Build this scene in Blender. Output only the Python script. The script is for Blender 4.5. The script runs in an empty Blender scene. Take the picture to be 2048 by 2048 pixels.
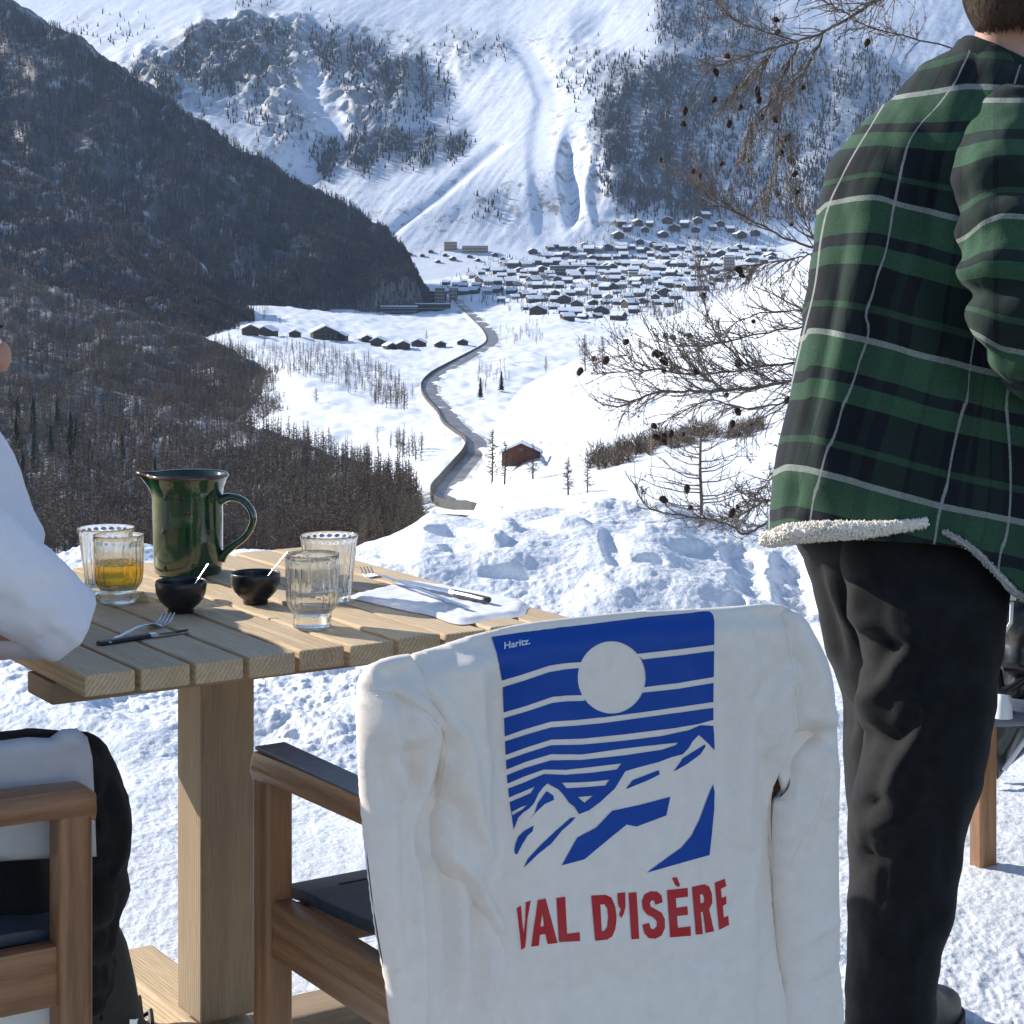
import bpy, bmesh, math, random
import numpy as np
from mathutils import Vector, Matrix
from mathutils.geometry import delaunay_2d_cdt
random.seed(7); RNG = np.random.RandomState(11)
SC = bpy.context.scene; COL = SC.collection
# ---------------- camera: eye of a seated photographer, level, frame shifted down
F = 4000.0; CX = 1024.0; HY = 510.0; EYE = 1.27
cam = bpy.data.cameras.new('camera'); camo = bpy.data.objects.new('camera', cam); COL.objects.link(camo)
camo.location = (0, 0, EYE); camo.rotation_euler = (math.pi/2, 0, 0)
cam.sensor_width = 36; cam.lens = 36*F/2048; cam.shift_y = -(1024-HY)/2048
cam.clip_start = .05; cam.clip_end = 40000
SC.camera = camo
# ---------------- sky, sun, exposure
SUN_DIR = Vector((-.866, .50, 0)).normalized(); SUN_EL = math.radians(28)
w = bpy.data.worlds.new('World'); SC.world = w; w.use_nodes = True
wn = w.node_tree.nodes; bg = wn['Background']
sky = wn.new('ShaderNodeTexSky'); sky.sky_type = 'NISHITA'; sky.sun_disc = False
sky.sun_elevation = SUN_EL
sky.sun_rotation = math.atan2(SUN_DIR.x, SUN_DIR.y)
sky.altitude = 2000; sky.ozone_density = 2.0
w.node_tree.links.new(sky.outputs[0], bg.inputs[0]); bg.inputs[1].default_value = .085
sl = bpy.data.lights.new('sun', 'SUN'); so = bpy.data.objects.new('sun', sl); COL.objects.link(so)
sl.energy = 3.4; sl.angle = math.radians(.5); sl.color = (1, .95, .87)
sd = Vector((SUN_DIR.x*math.cos(SUN_EL), SUN_DIR.y*math.cos(SUN_EL), math.sin(SUN_EL)))
so.rotation_euler = (-sd).to_track_quat('-Z', 'Y').to_euler(); so.location = (-5, 2, 6)
SC.view_settings.view_transform = 'Standard'; SC.view_settings.look = 'None'
SC.view_settings.exposure = 1.27; SC.view_settings.gamma = 1; SC.view_settings.use_curve_mapping = False

# ---------------- helpers
def P(x, y, Y): return Vector(((x-CX)*Y/F, Y, EYE+(HY-y)*Y/F))
def topx(v):
    v = np.asarray(v); return CX+v[..., 0]*F/v[..., 1], HY-(v[..., 2]-EYE)*F/v[..., 1]
_pt = np.random.RandomState(3).permutation(256); _pt = np.concatenate([_pt, _pt])
_gr = np.array([[math.cos(a), math.sin(a)] for a in np.linspace(0, 2*math.pi, 17)[:16]])
def perlin(x, y, s=0):
    x = np.asarray(x, float)+s*17.31; y = np.asarray(y, float)+s*7.77
    xi = np.floor(x).astype(int); yi = np.floor(y).astype(int); xf = x-xi; yf = y-yi
    u = xf*xf*xf*(xf*(xf*6-15)+10); v = yf*yf*yf*(yf*(yf*6-15)+10)
    def g(ix, iy, dx, dy):
        h = _pt[_pt[ix & 255]+(iy & 255)] & 15
        return _gr[h, 0]*dx+_gr[h, 1]*dy
    a = g(xi, yi, xf, yf); b = g(xi+1, yi, xf-1, yf); c = g(xi, yi+1, xf, yf-1); d = g(xi+1, yi+1, xf-1, yf-1)
    return ((a+u*(b-a))+v*((c+u*(d-c))-(a+u*(b-a))))*1.5
def fbm(x, y, o=4, s=0, r=.5):
    t = 0; a = 1; f = 1
    for i in range(o): t = t+a*perlin(x*f, y*f, s+i); a *= r; f *= 2.03
    return t
def ridged(x, y, o=4, s=0):
    t = 0; a = 1; f = 1
    for i in range(o): t = t+a*(1-2*np.abs(perlin(x*f, y*f, s+i))); a *= .5; f *= 2.07
    return t
def sstep(a, b, x):
    t = np.clip((np.asarray(x, float)-a)/(b-a), 0, 1); return t*t*(3-2*t)

def mesh(name, V, Fc, mat=None, smooth=True, uv=None):
    """V (n,3) array, Fc (m,k) int array or list of tuples"""
    me = bpy.data.meshes.new(name)
    V = np.asarray(V, dtype=np.float32)
    if isinstance(Fc, np.ndarray):
        n, k = Fc.shape
        me.vertices.add(len(V)); me.vertices.foreach_set('co', V.ravel())
        me.loops.add(n*k); me.loops.foreach_set('vertex_index', Fc.astype(np.int32).ravel())
        me.polygons.add(n); me.polygons.foreach_set('loop_start', np.arange(n, dtype=np.int32)*k)
        me.polygons.foreach_set('loop_total', np.full(n, k, dtype=np.int32))
        me.update(calc_edges=True)
    else:
        me.from_pydata([tuple(map(float, v)) for v in V], [], [tuple(map(int, f)) for f in Fc])
    if smooth: me.polygons.foreach_set('use_smooth', np.ones(len(me.polygons), dtype=bool))
    if uv is not None:
        ul = me.uv_layers.new(name='UVMap'); li = np.empty(len(me.loops), dtype=np.int32)
        me.loops.foreach_get('vertex_index', li); ul.data.foreach_set('uv', np.asarray(uv, dtype=np.float32)[li].ravel())
    if mat: me.materials.append(mat)
    return me
def obj(name, me, parent=None, loc=None, rot=None, **props):
    o = bpy.data.objects.new(name, me); COL.objects.link(o)
    if parent: o.parent = parent
    if loc is not None: o.location = loc
    if rot is not None: o.rotation_euler = rot
    for k, v in props.items(): o[k] = v
    return o
def thing(name, label, cat, loc=(0, 0, 0), rz=0, group=None, me=None):
    o = bpy.data.objects.new(name, me); COL.objects.link(o); o.location = loc; o.rotation_euler = (0, 0, rz)
    o['label'] = label; o['category'] = cat
    if group: o['group'] = group
    return o
def copy_tree(o, parent=None):
    c = o.copy(); COL.objects.link(c); c.parent = parent
    for ch in list(o.children): copy_tree(ch, c)
    return c
def gridfaces(nr, nc, wrap=False):
    r = np.arange(nr-1)[:, None]; m = nc if wrap else nc-1; c = np.arange(m)[None, :]; c2 = (c+1) % nc
    a = r*nc+c; b = r*nc+c2; d = (r+1)*nc+c; e = (r+1)*nc+c2
    return np.stack([a, b, e, d], -1).reshape(-1, 4)
class MB:
    def __init__(s): s.v = []; s.f = []
    def add(s, V, Fc):
        n = len(s.v); s.v += [tuple(p) for p in V]; s.f += [tuple(int(i)+n for i in f) for f in Fc]; return s
    def box(s, c, sz, R=None):
        V = [Vector((c_x*sz[0]/2, c_y*sz[1]/2, c_z*sz[2]/2)) for c_x in (-1, 1) for c_y in (-1, 1) for c_z in (-1, 1)]
        if R is not None: V = [R @ v for v in V]
        V = [v+Vector(c) for v in V]
        return s.add(V, [(0, 1, 3, 2), (4, 6, 7, 5), (0, 4, 5, 1), (2, 3, 7, 6), (0, 2, 6, 4), (1, 5, 7, 3)])
    def tube(s, pts, rad, n=5, cap=True):
        pts = [Vector(p) for p in pts]; m = len(pts)
        if not hasattr(rad, '__len__'): rad = [rad]*m
        V = []; up = Vector((0, 0, 1)); prev = None
        for i, p in enumerate(pts):
            t = (pts[min(i+1, m-1)]-pts[max(i-1, 0)]).normalized()
            if prev is None:
                a = t.cross(up); a = a if a.length > .05 else t.cross(Vector((1, 0, 0)))
            else: a = prev-t*prev.dot(t)
            a.normalize(); prev = a; b = t.cross(a)
            for k in range(n):
                th = 2*math.pi*k/n; V.append(p+(a*math.cos(th)+b*math.sin(th))*rad[i])
        Fc = []
        for i in range(m-1):
            for k in range(n):
                k2 = (k+1) % n; Fc.append((i*n+k, i*n+k2, (i+1)*n+k2, (i+1)*n+k))
        if cap: Fc += [tuple(range(n))[::-1], tuple((m-1)*n+k for k in range(n))]
        return s.add(V, Fc)
    def lathe(s, prof, n=32, c=(0, 0, 0), fn=None):
        V = []
        for (r, z) in prof:
            for k in range(n):
                th = 2*math.pi*k/n; rr = fn(r, z, th) if fn else r
                V.append((c[0]+rr*math.cos(th), c[1]+rr*math.sin(th), c[2]+z))
        m = len(prof); Fc = []
        for i in range(m-1):
            for k in range(n):
                k2 = (k+1) % n; Fc.append((i*n+k, i*n+k2, (i+1)*n+k2, (i+1)*n+k))
        Fc += [tuple(range(n))[::-1], tuple((m-1)*n+k for k in range(n))]
        return s.add(V, Fc)
    def mesh(s, name, mat, smooth=False, bevel=0, seg=2, edge=None):
        me = bpy.data.meshes.new(name); me.from_pydata(s.v, [], s.f)
        bm = bmesh.new(); bm.from_mesh(me)
        if bevel:
            bm.edges.ensure_lookup_table()
            bmesh.ops.bevel(bm, geom=[e for e in bm.edges], offset=bevel, segments=seg, affect='EDGES', profile=.6)
        bmesh.ops.recalc_face_normals(bm, faces=bm.faces)
        bm.to_mesh(me); bm.free()
        if smooth:
            me.polygons.foreach_set('use_smooth', [True]*len(me.polygons))
            if smooth == 'auto':
                me.set_sharp_from_angle(angle=math.radians(38))
        if mat: me.materials.append(mat)
        return me
def catmull(pts, n):
    pts = np.asarray(pts, float); m = len(pts); out = []
    t = np.linspace(0, m-1, n)
    for q in t:
        i = min(int(q), m-2); f = q-i
        p0 = pts[max(i-1, 0)]; p1 = pts[i]; p2 = pts[i+1]; p3 = pts[min(i+2, m-1)]
        out.append(.5*((2*p1)+(-p0+p2)*f+(2*p0-5*p1+4*p2-p3)*f*f+(-p0+3*p1-3*p2+p3)*f**3))
    return np.array(out)

# ---------------- materials
class NT:
    def __init__(s, name, rough=.6, spec=.5):
        s.m = bpy.data.materials.new(name); s.m.use_nodes = True; s.t = s.m.node_tree; s.b = s.t.nodes['Principled BSDF']
        s.b.inputs['Roughness'].default_value = rough; s.b.inputs['Specular IOR Level'].default_value = spec
    def n(s, ty, **k):
        o = s.t.nodes.new('ShaderNode'+ty)
        for a, v in k.items():
            if a.startswith('i_'): 
                key = a[2:]; key = int(key) if key.isdigit() else key.replace('_', ' ')
                o.inputs[key].default_value = v
            else: setattr(o, a, v)
        return o
    def l(s, a, b): s.t.links.new(a, b)
    def coord(s, which='Object', scale=(1, 1, 1)):
        tc = s.n('TexCoord'); mp = s.n('Mapping'); mp.inputs['Scale'].default_value = scale
        s.l(tc.outputs[which], mp.inputs[0]); return mp.outputs[0]
    def pos(s, scale=(1, 1, 1)):
        g = s.n('NewGeometry'); mp = s.n('Mapping'); mp.inputs['Scale'].default_value = scale
        s.l(g.outputs['Position'], mp.inputs[0]); return mp.outputs[0]
    def noise(s, vec, scale, detail=4, rough=.55, dist=0):
        o = s.n('TexNoise'); o.inputs['Scale'].default_value = scale; o.inputs['Detail'].default_value = detail
        o.inputs['Roughness'].default_value = rough; o.inputs['Distortion'].default_value = dist
        s.l(vec, o.inputs['Vector']); return o.outputs[0]
    def ramp(s, fac, stops):
        o = s.n('ValToRGB'); cr = o.color_ramp
        while len(cr.elements) < len(stops): cr.elements.new(.5)
        for e, (p, c) in zip(cr.elements, stops):
            e.position = p; e.color = (*c, 1) if hasattr(c, '__len__') else (c, c, c, 1)
        s.l(fac, o.inputs[0]); return o.outputs[0]
    def mix(s, fac, a, b, blend='MIX'):
        o = s.n('Mix', data_type='RGBA', blend_type=blend)
        for i, v in ((0, fac), (6, a), (7, b)):
            if hasattr(v, 'links'): s.l(v, o.inputs[i])
            elif i == 0: o.inputs[0].default_value = v
            else: o.inputs[i].default_value = (*v, 1)
        return o.outputs[2]
    def math(s, op, a, b=None, c=None):
        o = s.n('Math', operation=op)
        for i, v in enumerate((a, b, c)):
            if v is None: continue
            if hasattr(v, 'links'): s.l(v, o.inputs[i])
            else: o.inputs[i].default_value = v
        return o.outputs[0]
    def bump(s, h, dist, strength=1):
        o = s.n('Bump'); o.inputs['Distance'].default_value = dist; o.inputs['Strength'].default_value = strength
        s.l(h, o.inputs['Height']); s.l(o.outputs[0], s.b.inputs['Normal'])
    def color(s, c):
        if hasattr(c, 'links'): s.l(c, s.b.inputs['Base Color'])
        else: s.b.inputs['Base Color'].default_value = (*c, 1)
        return s
def plain(name, c, rough=.6, spec=.5, metal=0, var=0, vscale=40, bump=0):
    t = NT(name, rough, spec); t.b.inputs['Metallic'].default_value = metal
    if var:
        f = t.noise(t.coord('Object'), vscale, 4)
        t.color(t.mix(t.ramp(f, [(.3, 0), (.7, 1)]), tuple(q*(1-var) for q in c), tuple(min(1, q*(1+var)) for q in c)))
        if bump: t.bump(f, bump)
    else: t.color(c)
    return t.m
# ---------------- snow and ground materials
def snow_mat(name, sc, bumpd, tint=(.80, .83, .88), dirt=None, sss=False):
    t = NT(name, .55, .35); p = t.pos()
    n1 = t.noise(p, sc, 6, .6); n2 = t.noise(p, sc*9, 3, .6)
    t.color(t.mix(t.ramp(n1, [(.3, 0), (.7, 1)]), tuple(.94*c for c in tint), tint))
    t.bump(t.math('ADD', n1, t.math('MULTIPLY', n2, .35)), bumpd)
    return t
def attr(t, nm):
    a = t.n('Attribute'); a.attribute_name = nm; return a.outputs['Fac']

def up(a, nr, nc):
    a = np.asarray(a, float); r0, c0 = a.shape
    return a
class Layer:
    """terrain sheet: stations in bearing (xs) and depth rows; real distances"""
    def __init__(s, xs, Yr, yr, nx, ny, blur=3, sub=None):
        xs = np.array(xs, float); Yr = np.array(Yr, float); yr = np.array(yr, float)
        s.x = np.linspace(xs[0], xs[-1], nx)
        R = Yr.shape[0]; A = np.array([np.interp(s.x, xs, r) for r in Yr]); B = np.array([np.interp(s.x, xs, r) for r in yr])
        tr = np.arange(R); tt = np.linspace(0, R-1, ny)
        A = np.array([np.interp(tt, tr, A[:, j]) for j in range(nx)]).T; B = np.array([np.interp(tt, tr, B[:, j]) for j in range(nx)]).T
        for _ in range(2): A = s.bl(A, blur); B = s.bl(B, blur)
        s.Y = A; s.y = B; s.nx = nx; s.ny = ny
    @staticmethod
    def bl(a, k):
        if k < 1: return a
        w_ = np.ones(2*k+1)/(2*k+1)
        p = np.pad(a, ((k, k), (k, k)), 'edge')
        p = np.apply_along_axis(lambda q: np.convolve(q, w_, 'valid'), 0, p)
        return np.apply_along_axis(lambda q: np.convolve(q, w_, 'valid'), 1, p)
    def build(s, name, mat, znoise=None, attrs=None, **props):
        X = (s.x[None, :]-CX)*s.Y/F; Z = EYE+(HY-s.y)*s.Y/F
        if znoise is not None: Z = Z+znoise(X, s.Y, s.x[None, :]+0*s.Y, s.y)
        s.V = np.stack([X, s.Y, Z], -1); s.yy = HY-(Z-EYE)*F/s.Y
        me = mesh(name, s.V.reshape(-1, 3), gridfaces(s.ny, s.nx), mat)
        for k, fn in (attrs or {}).items():
            a = me.attributes.new(k, 'FLOAT', 'POINT'); a.data.foreach_set('value', np.asarray(fn(X, s.Y, s.x[None, :]+0*s.Y, s.yy), dtype=np.float32).ravel())
        return obj(name, me, **props)
    def at(s, x, y):
        c = (x-s.x[0])/(s.x[1]-s.x[0]); i = int(c)
        if i < 0 or i >= s.nx-1: return None
        f = c-i; col = s.V[:, i]*(1-f)+s.V[:, i+1]*f
        yc = HY-(col[:, 2]-EYE)*F/col[:, 1]
        h = np.nonzero((yc[:-1] >= y) & (yc[1:] < y))[0]
        if not len(h): return None
        j = h[0]; g = (yc[j]-y)/(yc[j]-yc[j+1]); return col[j]*(1-g)+col[j+1]*g
def first_hit(layers, x, y):
    b = None
    for L in layers:
        q = L.at(x, y)
        if q is not None and (b is None or q[1] < b[1]): b = q
    return b

# px-space description of where forest, rock and shaded flanks lie on the far mountain (4 px cells)
GX0, GY0, GS = -600, -500, 8
GW, GH = 430, 180
gxx, gyy = np.meshgrid(GX0+GS*np.arange(GW), GY0+GS*np.arange(GH))
def polymask(polys, blur=2):
    m = np.zeros(gxx.shape)
    for pl, val in polys:
        ins = np.zeros(gxx.shape, bool); n = len(pl)
        for i in range(n):
            (x1, y1), (x2, y2) = pl[i], pl[(i+1) % n]
            if y1 == y2: continue
            c = ((y1 > gyy) != (y2 > gyy)) & (gxx < (x2-x1)*(gyy-y1)/(y2-y1)+x1); ins ^= c
        m[ins] = val
    for _ in range(2): m = Layer.bl(m, blur)
    return m
def samp(m, x, y):
    i = np.clip((np.asarray(x)-GX0)/GS, 0, GW-1.01); j = np.clip((np.asarray(y)-GY0)/GS, 0, GH-1.01)
    a = i.astype(int); b = j.astype(int); f = i-a; g = j-b
    return (m[b, a]*(1-f)+m[b, a+1]*f)*(1-g)+(m[b+1, a]*(1-f)+m[b+1, a+1]*f)*g
SH = polymask([  # +1 turned from the sun, -1 turned to it
    ([(-600, -500), (3000, -500), (3000, 600), (-600, 600)], -.25),
    ([(-600, -100), (380, -100), (400, 60), (235, 140), (0, 200), (-600, 200)], -.9),
    ([(225, 140), (330, 110), (400, 60), (480, 35), (620, 50), (700, 75), (830, 120), (880, 160), (935, 215), (945, 290), (900, 320), (800, 335), (640, 350), (570, 335), (420, 260)], 1.0),
    ([(600, -60), (1000, -60), (1040, 60), (1000, 150), (930, 90), (700, 40)], .25),
    ([(560, 345), (720, 345), (900, 330), (1010, 290), (1100, 200), (1105, 460), (900, 480), (700, 460)], -.9),
    ([(860, 410), (1000, 390), (1080, 430), (1000, 460), (880, 460)], .7),
    ([(1040, -60), (1300, -60), (1330, 60), (1240, 150), (1190, 240), (1200, 330), (1230, 440), (1165, 440), (1160, 330), (1130, 220), (1090, 100)], -1.0),
    ([(1090, 130), (1130, 150), (1125, 175), (1080, 170)], .9),
    ([(1111, 300), (1125, 275), (1150, 300), (1168, 350), (1160, 430), (1130, 460), (1115, 400)], 1.2),
    ([(1140, 20), (1215, 10), (1200, 60), (1170, 110), (1140, 60)], .8),
    ([(1320, -60), (2500, -60), (2500, 600), (1250, 450), (1215, 330), (1200, 230), (1260, 140), (1330, 100)], .95),
    ([(1560, 330), (1640, 300), (1640, 400), (1580, 400)], -.6)], 1)
FO = polymask([  # density of far trees
    ([(240, 150), (330, 115), (400, 60), (520, 45), (600, 90), (560, 160), (470, 200), (380, 170), (300, 230)], .75),
    ([(470, 0), (560, 0), (560, 20), (470, 20)], .5),
    ([(600, 40), (700, 75), (850, 120), (900, 170), (890, 215), (800, 215), (730, 170), (640, 150)], .8),
    ([(380, 200), (560, 190), (620, 260), (560, 290), (450, 260)], .2),
    ([(690, 200), (760, 180), (900, 230), (880, 260), (760, 260), (720, 300)], .3),
    ([(625, 290), (700, 275), (930, 265), (925, 318), (700, 335), (640, 362)], 1.0),
    ([(1310, -60), (1500, -60), (1560, 90), (1500, 130), (1420, 90), (1350, 110), (1310, 60)], .75),
    ([(1200, 130), (1330, 115), (1560, 140), (1640, 250), (1560, 420), (1400, 440), (1240, 430), (1205, 330), (1180, 240)], 1.0),
    ([(1390, 250), (1640, 200), (1640, 440), (1440, 440)], .5),
    ([(1560, 100), (1700, 90), (2048, 260), (2048, 430), (1640, 400), (1600, 200)], .6),
    ([(1130, 110), (1210, 90), (1220, 160), (1190, 230), (1140, 200)], .22),
    ([(880, 60), (1010, 90), (1010, 120), (900, 100)], .3),
    ([(150, 20), (330, 60), (230, 100), (150, 70)], .12),
    ([(960, 400), (1010, 400), (1000, 430), (940, 430)], .3)], 1)
RO = polymask([
    ([(240, 130), (420, 60), (600, 40), (640, 130), (560, 250), (470, 200), (300, 230)], .8),
    ([(540, 200), (640, 230), (600, 300), (520, 280)], .6),
    ([(640, 120), (860, 140), (800, 250), (740, 290), (650, 200)], .7),
    ([(870, 90), (960, 110), (940, 140), (890, 120)], .6),
    ([(1160, 290), (1230, 300), (1240, 430), (1180, 400)], .5),
    ([(1120, 90), (1220, 100), (1200, 160), (1120, 160)], .35)], 2)

def mountain():
    nx, ny = 760, 330
    xs = [-500, 2500]; ys = [600, 500, 420, 330, 240, 150, 60, -60, -260, -480]; Ys = [4300, 4750, 5000, 5300, 5650, 6050, 6500, 7200, 8300, 9300]
    L = Layer(xs, [[a, a] for a in Ys], [[a, a] for a in ys], nx, ny, 4)
    X2 = L.x[None, :]+0*L.y
    wob = 14*fbm(X2/90, L.y/90, 3, 40); wob2 = 20*fbm(X2/70, L.y/70, 3, 50)
    g = samp(SH, X2+wob, L.y+wob2)
    g = np.where(g > 0, g*1.15, g*.6)
    m = (5.3*F/F)  # solve dY/dX = g by least squares in the Fourier domain
    dX = (L.x[1]-L.x[0])*5500/F; dV = 5500*(600+480)/ny/F*1.6
    G = np.fft.fft2(np.concatenate([g, g[::-1]], 0)); kx = 2*np.pi*np.fft.fftfreq(nx, dX)[None, :]; ky = 2*np.pi*np.fft.fftfreq(2*ny, dV)[:, None]
    den = kx**2+.12*ky**2+1e-7; Hh = np.real(np.fft.ifft2(np.conj(1j*kx)*G/den))[:ny]
    Hh *= sstep(520, 150, L.y)*.95+.05*sstep(520, 450, L.y)
    L.Y = L.Y+Hh
    rock = samp(RO, X2+wob, L.y+wob2); fo = samp(FO, X2+wob, L.y+wob2)
    def zn(X, Y, x, y):
        k = sstep(540, 460, y)
        q = ridged((X-.25*Y)/240, (Y+.3*X)/900, 4, 3)*13+fbm((X-.2*Y)/60, Y/260, 4, 9)*3.2+.9*fbm(X/14, Y/60, 3, 19)
        cl = ridged(X/70+.2*fbm(X/50, Y/50, 2, 5), Y/110, 4, 21)*26*rock
        pc = np.interp(y, [60, 130, 200, 280, 320, 470], [1020, 1075, 1100, 1085, 1082, 1100]); pis = np.exp(-(np.abs(x-pc)/27)**4)*sstep(40, 120, y)*sstep(500, 450, y); gul = np.exp(-((x-(1140+6*np.sin(y/30)))/15)**2)*sstep(235, 350, y)*sstep(480, 400, y); rib = np.exp(-((x-(1176+8*np.sin(y/23)))/9)**2)*sstep(230, 300, y)*sstep(480, 430, y)
        pis2 = np.exp(-((x-np.interp(y, [290, 350, 400, 450, 480], [1000, 930, 870, 800, 770]))/14)**2)*((y > 285) & (y < 480))
        q = q*(.22+.78*np.clip(rock+fo, 0, 1))+1.1*fbm((X-.35*Y)/16, (Y+.2*X)/170, 3, 88)
        return k*((q+cl)*(1-.85*np.maximum(pis, pis2)))+k*(-8*pis-7*pis2-30*gul+10*rib)
    t = snow_mat('far_snow', .02, 3, (.74, .78, .86)); p = t.pos()
    r = attr(t, 'rock'); nz = t.noise(t.pos((1, 1, .5)), .018, 7, .68)
    geo = t.n('NewGeometry'); sx = t.n('SeparateXYZ'); t.l(geo.outputs['Normal'], sx.inputs[0])
    steep = t.ramp(sx.outputs[2], [(.80, 1), (.93, 0)])
    f = t.math('MULTIPLY', t.math('ADD', r, 0), t.ramp(nz, [(.41, 0), (.50, 1)]))
    f2 = t.math('MULTIPLY', t.ramp(t.noise(t.pos((1, 1, .4)), .03, 7, .7), [(.53, 0), (.6, .8)]), steep)
    f = t.math('MAXIMUM', f, f2)
    old = t.b.inputs['Base Color'].links[0].from_socket
    rc = t.mix(t.ramp(t.noise(p, .05, 5), [(.35, 0), (.65, 1)]), (.10, .095, .085), (.30, .255, .20))
    a = t.mix(f, old, rc)
    fm = t.math('MULTIPLY', attr(t, 'wood'), t.ramp(t.noise(t.pos((1, 1, .35)), .045, 6, .7), [(.30, 0), (.50, .92)]))
    t.color(t.mix(fm, a, (.055, .052, .055)))
    L.build('far_mountain', t.m, zn, {'rock': lambda X, Y, x, y: rock, 'wood': lambda X, Y, x, y: fo}, kind='structure')
    return L
MNT = mountain()

# valley floor with the snowfields on its left side
VX = [-300, 300, 450, 600, 750, 850, 950, 1100, 1300, 1700, 2300]
VYs = [300, 500, 700, 900, 1200, 1600, 2000, 2600, 3200, 3900, 4500, 5000]
VY = [
 [1500]*7+[1400]*4,
 [1300, 1290, 1280, 1270, 1230, 1180, 1110, 1110, 1110, 1110, 1110],
 [1190, 1180, 1170, 1160, 1120, 1040, 1000, 1000, 1000, 1000, 990],
 [1100, 1060, 1040, 1020, 980, 925, 912, 910, 905, 895, 880],
 [950, 930, 910, 860, 840, 832, 828, 825, 820, 800, 780],
 [900, 860, 800, 726, 752, 762, 758, 755, 748, 730, 700],
 [800, 730, 680, 697, 716, 720, 712, 708, 700, 680, 650],
 [740, 680, 628, 638, 658, 668, 662, 655, 650, 630, 600],
 [700, 660, 600, 606, 626, 636, 630, 620, 612, 595, 570],
 [680, 660, 610, 596, 592, 596, 590, 580, 572, 555, 530],
 [660, 650, 610, 590, 562, 556, 550, 540, 530, 510, 490],
 [650, 640, 600, 570, 530, 514, 505, 492, 478, 455, 440]]
def valley():
    L = Layer(VX, [[a]*11 for a in VYs], VY, 420, 420, 7)
    t = snow_mat('valley_snow', .03, 1.0, (.78, .81, .86))
    n = t.noise(t.pos(), .012, 6, .7); old = t.b.inputs['Base Color'].links[0].from_socket
    t.color(t.mix(t.ramp(n, [(.66, 0), (.76, .15)]), old, (.40, .36, .31)))
    def zn(X, Y, x, y): return fbm(X/70, Y/90, 4, 2)*2.6+np.abs(fbm(X/25, Y/40, 3, 12))*2.8-sstep(.1, .6, perlin(X/150, Y/200, 31))*4
    L.build('valley_ground', t.m, zn, kind='structure'); return L
VAL = valley()

def ridge(name, xs, cy, cY, by, bY, nx, ny, mat, amp, seed, **kw):
    n = len(xs); rows = 6; Yr = [list(bY)]; yr = [[v+110 for v in by]]
    for k in range(rows):
        f = k/(rows-1); Yr.append([bY[i]+(cY[i]-bY[i])*f for i in range(n)])
        g = f**.9; yr.append([by[i]+(cy[i]-by[i])*g for i in range(n)])
    Yr.append([v*1.06 for v in cY]); yr.append([v+6 for v in cy])
    Yr.append([v*1.25 for v in cY]); yr.append([v+220 for v in cy])
    L = Layer(xs, Yr, yr, nx, ny, 2)
    def zn(X, Y, x, y): return ridged(X/(9*amp), Y/(16*amp), 4, seed)*amp+fbm(X/(2*amp), Y/(3*amp), 3, seed+5)*amp*.35
    L.build(name, mat, zn, kind='structure', **kw); return L
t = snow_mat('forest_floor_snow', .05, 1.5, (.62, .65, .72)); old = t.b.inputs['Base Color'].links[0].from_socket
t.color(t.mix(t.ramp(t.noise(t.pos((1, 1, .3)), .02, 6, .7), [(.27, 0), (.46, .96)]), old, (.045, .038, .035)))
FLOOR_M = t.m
# big shaded ridge, brown ridge, second spur, near spur (all valley sides on the left)
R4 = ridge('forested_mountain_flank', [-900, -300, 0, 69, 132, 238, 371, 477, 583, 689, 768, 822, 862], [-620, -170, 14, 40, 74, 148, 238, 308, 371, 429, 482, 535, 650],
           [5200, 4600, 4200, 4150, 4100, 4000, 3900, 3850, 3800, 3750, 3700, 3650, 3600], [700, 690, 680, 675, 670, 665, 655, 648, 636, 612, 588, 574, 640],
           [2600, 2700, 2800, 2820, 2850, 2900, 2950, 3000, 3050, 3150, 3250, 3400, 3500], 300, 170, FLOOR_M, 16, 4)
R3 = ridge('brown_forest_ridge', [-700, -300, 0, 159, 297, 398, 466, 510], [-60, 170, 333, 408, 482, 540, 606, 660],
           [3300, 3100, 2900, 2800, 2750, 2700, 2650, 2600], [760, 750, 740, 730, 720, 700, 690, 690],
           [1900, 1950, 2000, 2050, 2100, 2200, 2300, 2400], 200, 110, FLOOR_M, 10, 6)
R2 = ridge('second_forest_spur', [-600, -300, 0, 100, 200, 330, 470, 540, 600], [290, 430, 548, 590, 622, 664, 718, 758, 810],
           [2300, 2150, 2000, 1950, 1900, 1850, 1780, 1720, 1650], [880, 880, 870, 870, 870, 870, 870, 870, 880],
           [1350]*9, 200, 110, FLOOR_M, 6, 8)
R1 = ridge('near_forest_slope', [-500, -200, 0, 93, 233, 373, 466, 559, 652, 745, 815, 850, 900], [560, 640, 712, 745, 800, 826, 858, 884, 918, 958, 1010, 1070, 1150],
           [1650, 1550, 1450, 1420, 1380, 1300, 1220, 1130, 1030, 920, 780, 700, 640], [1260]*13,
           [440]*13, 260, 150, FLOOR_M, 4, 10)
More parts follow.
